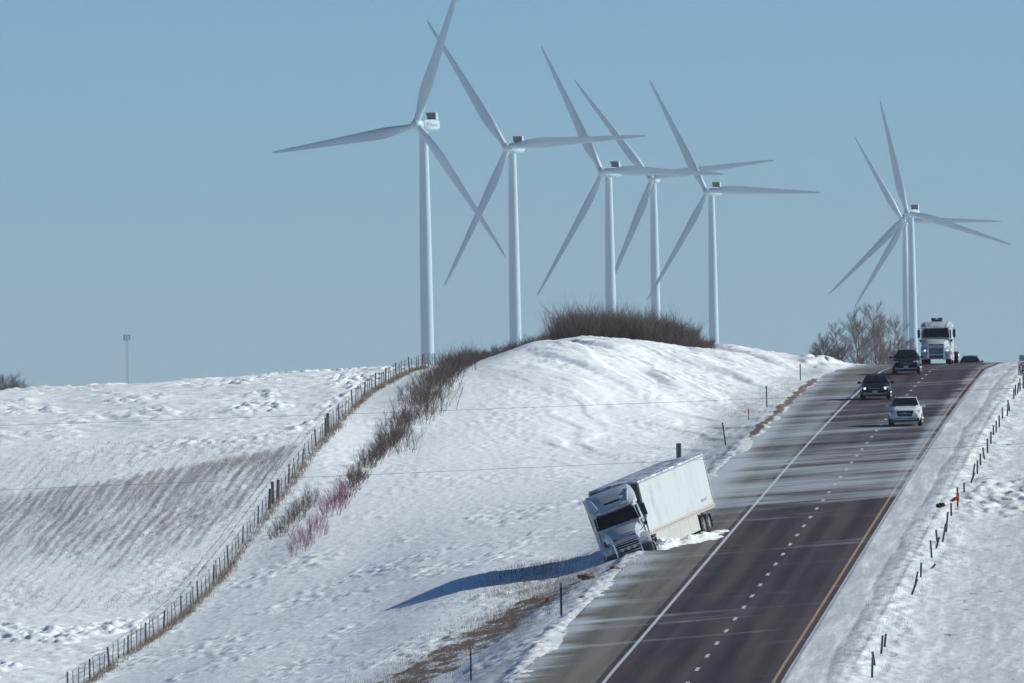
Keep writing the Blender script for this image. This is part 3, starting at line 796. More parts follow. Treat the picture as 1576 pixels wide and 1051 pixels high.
def tree(px_, Y, top, label, mtrunk, mtw, seed, lev=3, spread=.5, kids=3, n_stems=1, up=.25, group=None, wd=.36):
    x = un(px_, 500)[0]*Y; z = ground(x, Y) if Y < 1310 else float(terrain_base(np.array([x - xr(Y)]), np.array([float(Y)]))[0, 0])
    h = un(px_, top)[1]*Y - z
    root = empty('bare_tree', (x, Y, z)); tag(root, label, 'tree', group)
    rn = random.Random(seed); A = Twigs(); B = Twigs()
    for st in range(n_stems):
        p = np.array([rn.gauss(0, .35)*(n_stems > 1), rn.gauss(0, .3)*(n_stems > 1), -.4]); d = np.array([rn.gauss(0, .12 if n_stems > 1 else .03), rn.gauss(0, .1), 1.0])
        nseg = 8; r0 = h*.015; pts = [p]; d /= np.linalg.norm(d)
        for i in range(nseg):
            d = d + np.array([rn.gauss(0, .05), rn.gauss(0, .05), .05]); d /= np.linalg.norm(d)
            q = pts[-1] + d*h/nseg; A.seg(pts[-1], q, r0*(1 - i/nseg)**.8 + .012, r0*(1 - (i+1)/nseg)**.8 + .010); pts.append(q)
            if i >= 1:
                f = 1 - abs((i/nseg) - .35)*1.0
                for k in range(5):
                    an = rn.uniform(0, 2*math.pi); t = rn.random(); c = pts[-2]*(1-t) + q*t
                    side = np.array([math.cos(an), math.sin(an), rn.uniform(.3, 1.0)])
                    B.branch(c, side, h*wd*f*rn.uniform(.6, 1.1), r0*.17, lev-1, rn, kids + 1, up=up, spread=spread)
    A.build('trunk', mtrunk, root); B.build('crown', mtw, root)
tree(1326, 1440, 483, 'tall bare tree with the leftmost thick trunk of the clump by the highway crest', M_TREE, M_TREE, 1, kids=3)
tree(1346, 1450, 474, 'tallest bare tree, middle trunk of the clump by the highway crest', M_TREE, M_TREE2, 2, kids=3)
tree(1374, 1445, 489, 'bare tree nearest the turbine towers, right trunk of the crest clump', M_TREE, M_TREE2, 3, wd=.32)
tree(1307, 1450, 496, 'slimmer bare tree at the left edge of the tall clump', M_TREE, M_TREE, 8, n_stems=2, wd=.28)
tree(1360, 1462, 505, 'thin bare tree standing back between the two right trunks of the clump', M_TREE, M_TREE, 14, n_stems=2, wd=.3)
tree(1388, 1470, 520, 'low bare tree at the right end of the clump, touching the turbine towers', M_TREE, M_TREE2, 15, n_stems=3, wd=.3)
tree(1268, 1470, 519, 'short round bare tree left of the tall clump, darker and lower', M_TREE, M_TWIG3, 4, n_stems=2)
tree(1288, 1468, 532, 'low bushy bare tree between the short round tree and the clump', M_TREE, M_TWIG3, 5, n_stems=3)
tree(1250, 1475, 541, 'smallest scrubby bare tree, far left of the crest trees', M_TREE, M_TWIG3, 9, n_stems=2)
tree(5, 1400, 576, 'bare round tree cut by the left edge of the photo', M_TREE, M_TWIG3, 6, n_stems=3, kids=2, wd=.42)
tree(28, 1400, 584, 'low bare tree on the snowfield skyline, right of the cut-off one', M_TREE, M_TWIG3, 7, n_stems=3, kids=2, wd=.4)
# dry grass along the fence and the rough bank
T = Twigs()
def blades(T, x, y, h, n, rn, r=.008, sp=.25):
    z = gz(x, y)
    for _ in range(n):
        p = np.array([x + rn.gauss(0, .12), y + rn.gauss(0, .2), z - .05]); q = p + np.array([rn.gauss(0, sp*h), rn.gauss(0, sp*h), h*rn.uniform(.5, 1.1) + .05])
        T.seg(p, q, r, r*.3)
for _ in range(3600):
    y = rnd.uniform(786, 1120); x = xr(y) - 35.0 + abs(rnd.gauss(0, .2)) - .1
    blades(T, x, y, rnd.uniform(.18, .42), 3, rnd)
for _ in range(3600):
    y = rnd.uniform(668, 805); u = -13.2 + (y - 740)*.05 + rnd.gauss(0, 2.0); x = xr(y) + u
    blades(T, x, y, rnd.uniform(.08, .24), 3, rnd)
for _ in range(900):
    y = rnd.uniform(796, 838); u = -13.5 + rnd.gauss(0, 1.4) - (y-798)*.0; x = xr(y) + u
    blades(T, x, y, rnd.uniform(.12, .32), 3, rnd)
for _ in range(900):
    y = rnd.uniform(950, 1120); x = xr(y) - 9.8 + rnd.gauss(0, 1.2)
    blades(T, x, y, rnd.uniform(.06, .16), 3, rnd)
for _ in range(900):
    y = rnd.uniform(680, 1120); x = xr(y) + 7.3 + rnd.gauss(0, .6)
    blades(T, x, y, rnd.uniform(.08, .25), 3, rnd)
g_ = T.build('dry_grass', M_GRASS); tag(g_, kind='stuff')
T = Twigs()
for _ in range(6000):   # cut stalks in rows across the west field
    y = rnd.uniform(880, 1010); u = -36.2 - rnd.random()**1.2*22; u = round(u/.76)*.76 + rnd.gauss(0, .05)
    x = xr(y) + u; blades(T, x, y, rnd.uniform(.06, .16), 2, rnd, r=.010, sp=.5)
g_ = T.build('crop_stubble', M_GRASS); tag(g_, kind='stuff')

# ================================================================ ROADSIDE POSTS AND SIGNS
def delineator(x, y, h, label, r=.035, m_=M_TPOST, lean=0.0, plate=None):
    z = gz(x, y); root = empty('marker_post', (x, y, z)); tag(root, label, 'marker post', 'thin marker posts along the outer shoulder')
    mb = MB(); 
    for s in (-1, 1): mb.box(-r*1.0 if s < 0 else r*.5, -r*.5 if s < 0 else r*1.0, -.03, .03, -.4, h)
    mb.box(-r*.5, r*.5, .0, .012, -.4, h); o = mb.build('post', m_, root)
    root.rotation_euler = (0, lean, 0)
    mb = MB(); mb.box(-r*1.25, r*1.25, -.05, -.035, h - .2, h - .04); mb.build('reflector', M_SIGNG, root)
delineator(*hit(725, 1048)[:2], 1.45, 'thin marker post at the bottom edge of the photo below the brown bank')
delineator(*hit(864, 948)[:2], 1.55, 'thin marker post on the snowy bank in front of the stranded truck', r=.05)
delineator(*hit(1117, 687)[:2], 1.5, 'leaning thin marker post on the snow just above the trailer roof', r=.04, lean=-.12)
delineator(*hit(1180, 628)[:2], 1.5, 'thin upright marker post between the leaning post and the crest, right of the red stake', r=.04)
delineator(*hit(1232, 587)[:2], 1.25, 'farthest thin marker post close to the highway crest', r=.035)
def red_stake():
    x, y, z = hit(1152, 648); root = empty('red_stake', (x, y, z)); tag(root, 'short red stake in the snow between two thin marker posts', 'stake')
    mb = MB(); mb.tube([(0, 0, -.3), (.02, 0, .45)], .03, 6); mb.build('stick', M_WOODP, root)
    mb = MB(); mb.tube([(.02, 0, .45), (.03, 0, .80)], .045, 6); mb.build('flagging', M_REDC, root)
red_stake()
def mile_sign():
    a, b = un(1044.5, 692); y = 905.0; x = a*y; z = ground(x, y); zt = un(1044.5, 682)[1]*y
    root = empty('mile_marker', (x, y, z)); tag(root, 'grey back of a narrow upright sign rising behind the trailer roof', 'road sign')
    mb = MB(); mb.box(-.03, .03, .0, .05, -.4, zt - z - .02); mb.build('post', M_TPOST, root)
    mb = MB(); mb.box(-.15, .15, -.02, -.002, zt - z - .85, zt - z); mb.build('plate', M_SIGNG, root)
    mb = MB(); mb.box(-.04, .05, -.026, -.0205, zt - z - .85, zt - z); mb.build('rib', M_TPOST, root)
mile_sign()
# leaning posts along the median side
MP = [(1342, 1047, .95, .05), (1347, 1030, .75, -.15), (1356, 1010, .9, .1), (1361, 1000, .7, .12), (1403, 917, .85, .35), (1408, 905, .8, .2), (1417, 893, .85, .05), (1433, 877, .35, .7),
      (1434, 861, .95, -.05), (1440, 846, .7, .3), (1443, 838, .75, -.1), (1450, 838, 1.1, .2), (1456, 822, 1.2, .1), (1464, 795, .75, 0), (1474, 782, 1.15, 0), (1484, 763, .75, 0), (1493, 748, .8, .35), (1497, 737, .9, .15),
      (1504, 731, .85, .03), (1509, 719, .8, 0), (1515, 709, .8, -.1), (1520, 699, .95, .0), (1525, 687, .9, .02), (1529, 673, .75, 0), (1533, 667, .8, .03), (1538, 660, .85, 0), (1543, 646, .8, 0), (1550, 641, .95, .1), (1554, 634, .8, -.15),
      (1560, 615, .75, .05), (1563, 611, .85, 0), (1566, 607, .8, .1), (1570, 603, .95, 0), (1575, 598, 1.0, 0)]
post_src = []
for j in range(3):
    mb = MB(); rr = random.Random(j + 40)
    w_ = .055
    mb.loft([[(w_*math.cos(t) + rr.gauss(0, .004), w_*.8*math.sin(t), zz) for t in [2*math.pi*k/7 for k in range(7)]] for zz in (-.5, 0, .5, .97, 1.0)])
    post_src.append(mb)
built = {}
ORD = 'first second third fourth fifth sixth seventh eighth ninth tenth eleventh twelfth thirteenth fourteenth fifteenth sixteenth seventeenth eighteenth nineteenth'.split()
POST_LABELS = []
for i, p in enumerate(MP):
    look = 'upright' if abs(p[3]) < .08 else ('slightly tilted' if abs(p[3]) < .18 else 'strongly tilted')
    if i == 14: L_ = 'tall grey post holding the red cloth beside the median shoulder'
    elif i == 7: L_ = 'short grey post knocked almost flat on the snow of the median'
    elif i < 14: L_ = look + ' grey median post, ' + ORD[13 - i] + ' one below the red cloth'
    else: L_ = look + ' grey median post, ' + ORD[i - 15] + ' one above the red cloth'
    POST_LABELS.append(L_)
for i, (px_, py_, h, ln) in enumerate(MP):
    x, y, z = hit(px_, py_)
    j = i % 3
    r_ = empty('median_post', (x, y, z))
    tag(r_, POST_LABELS[i], 'post', 'short grey posts beside the median shoulder')
    if i in (4, 6, 7, 0, 14, 31): pass
    if j not in built:
        o = post_src[j].build('stake', M_WOODP, r_, smooth=True); built[j] = o
    else:
        o = built[j].copy(); C.objects.link(o); o.parent = r_
    o.scale = (1, 1, h*.98); o.rotation_euler = (0, ln, 0)
def red_cloth():
    x, y, z = hit(1474, 783); y -= .12
    root = empty('red_cloth', (x, y, z + .42)); root.scale = (.85, .85, .75); tag(root, 'crumpled red cloth caught on a tall post beside the median shoulder', 'cloth')
    mb = MB(); nu, nv = 14, 8; P = [[None]*nv for _ in range(nu)]
    for i in range(nu):
        for j in range(nv):
            s = i/(nu-1); t = j/(nv-1)
            wdt = .62*s
            P[i][j] = (.08 - wdt, -.04 + .07*math.sin(9*s + 3*t), .05 + (.42 - .16*s*(1 - s)*2)*t*(.6 + .4*math.cos(3.2*s)) - .08*s + .05*math.sin(7*s + 4*t))
    for i in range(nu-1):
        for j in range(nv-1): mb.quad(P[i][j], P[i+1][j], P[i+1][j+1], P[i][j+1])
    o = mb.build('sheet', M_REDC, root, smooth=True); sdf = o.modifiers.new('s', 'SOLIDIFY'); sdf.thickness = .015
    mb = MB(); mb.loft([[(.02 + .1*math.cos(t), .02 + .08*math.sin(t), zz + .02*math.sin(3*t)) for t in [2*math.pi*k/10 for k in range(10)]] for zz in (-.02, .2, .42, .55)]); mb.build('knot', M_REDC, root, smooth=True)
red_cloth()
def lump(name, px_, py_, r, sq, m_, label, cat, seed, lift=.0, snowcap=False):
    x, y, z = hit(px_, py_); root = None
    mb = MB(); n, mm = 12, 9; rn = random.Random(seed); ph = [rn.uniform(0, 6) for _ in range(6)]
    rings = []
    for i in range(1, mm):
        f = math.pi*i/mm; ring = []
        for k in range(n):
            t = 2*math.pi*k/n
            q = 1 + .16*math.sin(3*t + ph[0] + 2*f) + .12*math.sin(5*f + ph[1] + t) + .1*math.sin(7*t + ph[2])
            ring.append((r*q*math.sin(f)*math.cos(t)*sq[0], r*q*math.sin(f)*math.sin(t)*sq[1], r*q*math.cos(f)*sq[2]))
        rings.append(ring)
    mb.loft(rings); o = mb.build(name, m_, None, smooth=True); o.location = (x, y, z + r*sq[2]*.35 + lift); tag(o, label, cat); return o
lump('debris', 1448, 783, .16, (1.5, 1, .85), M_BLACK, 'small round black piece of debris on the snow left of the red cloth', 'debris', 1, .12)
for i, (a, b, r, l) in enumerate([(906, 893, .30, 'brown earth clod flecked with snow on the bank below the tractor front'), (897, 889, .20, 'small earth clod just left of the larger brown clod'), (946, 879, .22, 'brown clod at the shoulder edge right of the large clod'),
                                  (845, 927, .18, 'small brown clod left of the marker post in front of the truck'), (897, 924, .16, 'small dark clod right of the marker post in front of the truck')]):
    lump('earth_clod', a, b, r, (1.2, 1, .8), M_CLOD, l, 'clod', 20+i)
def sign():
    Y = 1031.0; cx, cz = un(1577.5, 567)[0]*Y, un(1577.5, 567)[1]*Y; z = ground(cx, Y)
    root = empty('no_u_turn_sign', (cx, Y, z)); tag(root, 'square white no U-turn sign cut by the right edge of the photo', 'road sign')
    H = cz - z; s = .46
    mb = MB(); mb.box(-.07, .07, .02, .14, -.5, H - s + .02); mb.build('wood_post', M_WOODP, root)
    mb = MB(); mb.box(-.03, .03, .02, .07, H - s + .02, H + s + .42); mb.build('steel_post', M_TPOST, root)
    mb = MB(); mb.box(-s, s, -.012, .012, H - s, H + s); pl = mb.build('plate', M_SIGNW, root, bevel=.003)
    mb = MB(); mb.box(-.36, .36, -.012, .012, H + s + .04, H + s + .42); mb.build('upper_plate', M_SIGNG, root)
    def ring(ri, ro, m_, nm, y):
        mb = MB(); n = 40
        for k in range(n):
            a0, a1 = 2*math.pi*k/n, 2*math.pi*(k+1)/n
            mb.quad((ri*math.cos(a0), y, H + ri*math.sin(a0)), (ri*math.cos(a1), y, H + ri*math.sin(a1)), (ro*math.cos(a1), y, H + ro*math.sin(a1)), (ro*math.cos(a0), y, H + ro*math.sin(a0)))
        return mb
    # U arrow
    mb = MB(); y = -.0145; n = 14; x0, x1, th = -.15, .13, .085; rc = (x1 - x0)/2; cx_ = (x0+x1)/2; zt = H + .05
    mb.quad((x1 - th/2, y, H - .25), (x1 + th/2, y, H - .25), (x1 + th/2, y, zt), (x1 - th/2, y, zt))
    for k in range(n):
        a0, a1 = math.pi*k/n, math.pi*(k+1)/n; ri, ro = rc - th/2, rc + th/2
        mb.quad((cx_ + ri*math.cos(a0), y, zt + ri*math.sin(a0)), (cx_ + ri*math.cos(a1), y, zt + ri*math.sin(a1)), (cx_ + ro*math.cos(a1), y, zt + ro*math.sin(a1)), (cx_ + ro*math.cos(a0), y, zt + ro*math.sin(a0)))
    mb.quad((x0 - th/2, y, H - .08), (x0 + th/2, y, H - .08), (x0 + th/2, y, zt), (x0 - th/2, y, zt))
    mb.poly([(x0 - .12, y, H - .08), (x0, y, H - .26), (x0 + .12, y, H - .08)])
    mb.build('u_turn_arrow', M_SIGNB, pl, fix=False)
    mb = ring(.335, .405, M_SIGNR, 'r', -.017)
    c = .33*math.cos(math.pi/4); d = .025
    mb.quad((-c - d, -.019, H + c - d), (-c + d, -.019, H + c + d), (c + d, -.019, H - c + d), (c - d, -.019, H - c - d))
    mb.build('prohibition_ring', M_SIGNR, pl, fix=False)
sign()

# ================================================================ OVERHEAD WIRES (cross the valley in front)
def overhead(pts, label, Y=560.0):
    def at(px_, py_, Yv): a, b = un(px_, py_); return Vector((a*Yv, Yv, b*Yv))
    P = [at(px_, py_, Y) for px_, py_ in pts]
    xs = [p.x for p in P]; zs = [p.z for p in P]; c = np.polyfit(xs, zs, 1)
    x0, x1 = -150.0, 160.0; sag = .40
    z0 = np.polyval(c, x0); root = empty('overhead_wire', (x0, Y, z0)); tag(root, label, 'wire', 'thin overhead wires crossing in front of the hill')
    mb = MB(); Q = []
    mid = (min(xs) + max(xs))/2
    for i in range(41):
        x = x0 + (x1 - x0)*i/40; z = np.polyval(c, x) + sag*((x - mid)/50.0)**2*1.0 - .06
        Q.append((x - x0, 0, z - z0))
    mb.tube(Q, .0052, 5, False); mb.build('cable', M_WIRE, root, fix=False)
    return Vector((x0, Y, z0 + Q[0][2])), Vector((x1, Y, z0 + Q[-1][2]))
w1 = overhead([(0, 752), (400, 736), (465, 733), (688, 724), (860, 716), (1160, 702), (1433, 688), (1576, 682)], 'lower thin overhead wire, crossing just above the trailer roof')
w2 = overhead([(0, 653), (228, 645), (400, 641.5), (684, 630), (955, 620), (1179, 612), (1422, 601), (1576, 596)], 'upper thin overhead wire, crossing the bright drift and the brush')

# ================================================================ VEHICLES (local frame: front faces -Y, x to the right in the photo)
def sect(y, zb, wb, zm, wm, zs, ws, zt, wt):
    h = [(0, zb), (wb*.9, zb), (wb, zb+.06), (wm, zm), (ws, zs), (wt, zt-.07), (wt*.90, zt-.015), (wt*.5, zt+.01), (0, zt+.015)]
    r = [(x, y, z) for x, z in h] + [(-x, y, z) for x, z in h[-2:0:-1]]
    return r
def wheel_mesh(x, y, r, wd, parent, side, rim_m=None, name='wheel', seg=28):
    """tyre as the wheel's own part, rim below it; side=+1 outer face towards +x"""
    mb = MB(); w2 = wd/2
    mb.lathe_x([(-w2, r*.62), (-w2, r*.92), (-w2*.8, r), (w2*.8, r), (w2, r*.92), (w2, r*.62)], 0, 0, 0, seg)
    o = mb.build(name, M_TYRE, parent, smooth=True); o.location = (x, y, r)
    mb = MB()
    mb.lathe_x([(w2*side*.98, r*.02), (w2*side*1.02, r*.16), (w2*side*.8, r*.2), (w2*side*.7, r*.5), (w2*side*.99, r*.6), (w2*side*.99, r*.64), (w2*side*.5, r*.64)], 0, 0, 0, seg)
    for k in range(5):
        t = 2*math.pi*k/5
        a = Vector((w2*side*.93, math.cos(t)*r*.1, math.sin(t)*r*.1)); b = Vector((w2*side*.95, math.cos(t)*r*.6, math.sin(t)*r*.6))
        mb.tube([a, b], [r*.09, r*.06], 4)
    q = mb.build('rim', rim_m or M_RIM, o, smooth=True)
    return o
def panel(pts, off, m_, name, parent, thick=.02):
    """thin solid panel from a quad or polygon, pushed out along its normal"""
    P = [Vector(p) for p in pts]; n = (P[1]-P[0]).cross(P[-1]-P[0]).normalized()
    mb = MB(); a = [tuple(p + n*off) for p in P]; b = [tuple(p + n*(off - thick)) for p in P]
    N = len(P); mb.v = a + b; mb.f = [tuple(range(N)), tuple(range(2*N-1, N-1, -1))] + [(i, i+N, (i+1) % N + N, (i+1) % N) for i in range(N)]
    return mb.build(name, m_, parent)
def car(loc, rz, label, paint, style, lights, snow_roof=False, grille_bright=False, scale=1.0, rails=True):
    root = empty('suv' if style != 'sedan' else 'car', loc, rz); root.scale = (scale,)*3
    tag(root, label, 'car', 'cars on the highway')
    H = {'suv': 1.76, 'cross': 1.66, 'sedan': 1.55}[style]; hw = .97; L = 4.9
    zh = {'suv': 1.10, 'cross': 1.02, 'sedan': .95}[style]; zbelt = zh + .06
    mb = MB()
    mb.loft([sect(.00, .38, .70, .55, .78, .72, .76, zh-.30, .66), sect(.10, .28, .80, .55, .90, .76, .87, zh-.16, .74), sect(.45, .24, .84, .6, .96, zh-.16, .91, zh-.03, .78),
             sect(1.25, .24, .86, .6, hw, zh-.08, .94, zh+.05, .80), sect(1.50, .24, .86, .6, hw, zh-.04, .95, zh+.12, .80),
             sect(2.25, .24, .86, .6, hw, zbelt, .94, H-.06, .64), sect(2.8, .24, .86, .6, hw, zbelt, .94, H, .66), sect(3.9, .24, .86, .6, hw, zbelt+.02, .94, H-.03, .65),
             sect(4.55, .28, .84, .6, .95, zbelt+.02, .90, H-.16, .60), sect(4.85, .40, .80, .65, .90, zbelt, .85, zbelt+.12, .62), sect(4.93, .5, .7, .7, .8, .9, .78, zbelt-.02, .6)])
    body = mb.build('body', paint, root, smooth=True)
    # glass
    y0, y1 = 1.52, 2.27
    ws = panel([(-.80, 1.50, zh+.15), (.80, 1.50, zh+.15), (.625, 2.20, H-.075), (-.625, 2.20, H-.075)], .035, M_GLASS, 'windshield', root)
    mb = MB(); mb.tube([(-.5, 1.46, zh+.20), (.1, 1.47, zh+.19)], .008, 4); mb.build('wiper', M_BLACK, ws)
    for s in (-1, 1):
        pts = [(s*.925, 1.95, zbelt+.04), (s*.925, 4.3, zbelt+.05), (s*.66, 4.2, H-.17), (s*.665, 2.45, H-.13)]
        if s < 0: pts = pts[::-1]
        panel(pts, .015, M_GLASS, 'side_window', root)
    panel([(.72, 4.80, zbelt+.14), (-.72, 4.80, zbelt+.14), (-.58, 4.58, H-.22), (.58, 4.58, H-.22)], .03, M_GLASS, 'rear_window', root)
    # front end
    gz0 = .60 if style != 'sedan' else .5
    gm = M_BLACK
    g = panel([(-.42, -.0, gz0), (.42, -.0, gz0), (.52, .07, zh-.15), (-.52, .07, zh-.15)], .045, gm, 'grille', root)
    mb = MB()
    mb.box(-.36, .36, -.045, -.035, gz0+.16, gz0+.175)
    if grille_bright:
        mb.tube([(-.44, -.055, gz0+.01), (.44, -.055, gz0+.01), (.54, .01, zh-.15), (-.54, .01, zh-.15), (-.44, -.055, gz0+.01)], .016, 5)
    else: mb.tube([(-.46, .02, zh-.19), (.46, .02, zh-.19)], .014, 5)
    mb.build('grille_bar', M_CHROME, g)
    mb = MB(); mb.tube([(-.09, -.05, gz0+.2), (0, -.055, gz0+.24), (.09, -.05, gz0+.2)], .02, 5); mb.build('badge', M_CHROME, g)
    for s in (-1, 1):
        h = [(s*.52, .045, zh-.36), (s*.86, .15, zh-.32), (s*.90, .30, zh-.14), (s*.54, .12, zh-.16)]
        if s < 0: h = h[::-1]
        hl = panel(h, .05, M_LAMP, 'headlight', root, .05)
        if lights:
            mb = MB(); mb.lathe_x([(0, .01)], 0, 0, 0) if False else None
            mb.tube([(s*.68, .0, zh-.26), (s*.68, .07, zh-.26)], lights, 12); mb.build('lamp', M_LAMPON, hl)
        mb = MB(); mb.tube([(s*.70, -.045, .45), (s*.70, .05, .45)], .07, 12)
        mb.build('fog_light', M_LAMPON if lights and lights > .085 else M_LAMP, root)
        # mirrors
        mb = MB(); mb.tube([(s*.90, 2.0, zbelt+.06), (s*1.02, 1.97, zbelt+.08)], .03, 6); mb.hexa([(s*1.0-.02*s, 1.90, zbelt), (s*1.22, 1.92, zbelt), (s*1.22, 2.03, zbelt), (s*.98, 2.03, zbelt), (s*1.0, 1.90, zbelt+.16), (s*1.19, 1.92, zbelt+.17), (s*1.19, 2.03, zbelt+.17), (s*1.0, 2.03, zbelt+.16)])
        mb.build('mirror', paint, root, bevel=.015)
        t = [(s*.62, 4.92, .95), (s*.84, 4.84, .95), (s*.80, 4.80, 1.15), (s*.62, 4.88, 1.15)]
        panel(t if s < 0 else t[::-1], .03, M_REDC, 'tail_light', root, .04)
        if rails:
            mb = MB(); mb.tube([(s*.62, 2.55, H-.02), (s*.62, 2.6, H+.05), (s*.62, 4.1, H+.045), (s*.61, 4.2, H-.03)], .018, 6); mb.build('roof_rail', M_ALU if paint is M_CARW else M_BLACK, root)
        for wy in (.95, 3.85):
            mb = MB(); mb.lathe_x([(-.02, .05), (-.02, .40), (.02, .40), (.02, .05)], s*.955, wy, .37); mb.build('wheel_arch', M_BLACK, root)
    for s in (-1, 1):
        for wy in (.95, 3.85): wheel_mesh(s*.87, wy, .36, .24, root, s)
    mb = MB(); mb.box(-.86, .86, -.045, .12, .30, .50); mb.build('bumper', M_BLACK if paint is not M_CARW else M_BLACK, root, bevel=.02)
    if paint is M_CARW:
        mb = MB(); mb.box(-.78, .78, -.03, .1, .505, .56); mb.build('bumper_bar', paint, root, bevel=.02)
    mb = MB(); mb.tube([(-.62, .40, zh-.01), (-.45, 1.42, zh+.13)], .012, 5); mb.tube([(.62, .40, zh-.01), (.45, 1.42, zh+.13)], .012, 5); mb.build('hood_crease', paint, root)
    mb = MB(); mb.box(-.70, .70, -.052, -.046, .40, .46); mb.build('lower_trim', M_ALU, root)
    mb = MB(); mb.box(-.16, .16, -.075, -.055, .47, .63); mb.build('licence_plate', M_PLATE, root)
    if snow_roof:
        mb = MB(); mb.loft([[(x*q, y, H + .01 + .06*q*(1 - abs(x)/.8)) for x, q in ((-.6, 1), (-.3, 1), (0, 1), (.3, 1), (.6, 1))] + [(x, y, H-.03) for x in (.6, 0, -.6)] for y, q in ((2.6, .5), (2.8, 1), (3.5, 1), (4.1, .6))])
        o = mb.build('roof_snow', M_SNOWLUMP, root, smooth=True)
    return root
HDG = -math.atan(0.048)      # heading of traffic coming down the hill
def on_road(px_, py_, u=None):
    a, b = un(px_, py_); Y = 660.0
    while Y < 1243 and b*Y > float(zroad(np.array([Y]))[0]): Y += 1
    return a*Y, Y, float(zroad(np.array([Y]))[0])
x, y, z = on_road(1393, 657); car((x, y, z), HDG, 'white SUV with dark grille and roof rails, nearest of the driving cars', M_CARW, 'suv', 0, scale=1.07, grille_bright=True)
x, y, z = on_road(1347, 616); car((x, y, z), HDG, 'black SUV with bright lit headlights, left behind the white SUV', M_CARB, 'cross', .075, scale=1.03)
x, y, z = on_road(1394.5, 576.5); car((x, y, z), HDG, 'dark SUV with light reflections on its hood, just in front of the white semi truck', M_CARB, 'suv', 0, scale=1.03)
Yc = 1400.0; xc = un(1492, 555)[0]*Yc
car((xc, Yc, float(zroad(np.array([Yc]))[0])), HDG, 'dark car with light roof showing only above the highway crest', M_CARB, 'cross', 0, snow_roof=True, scale=1.0)

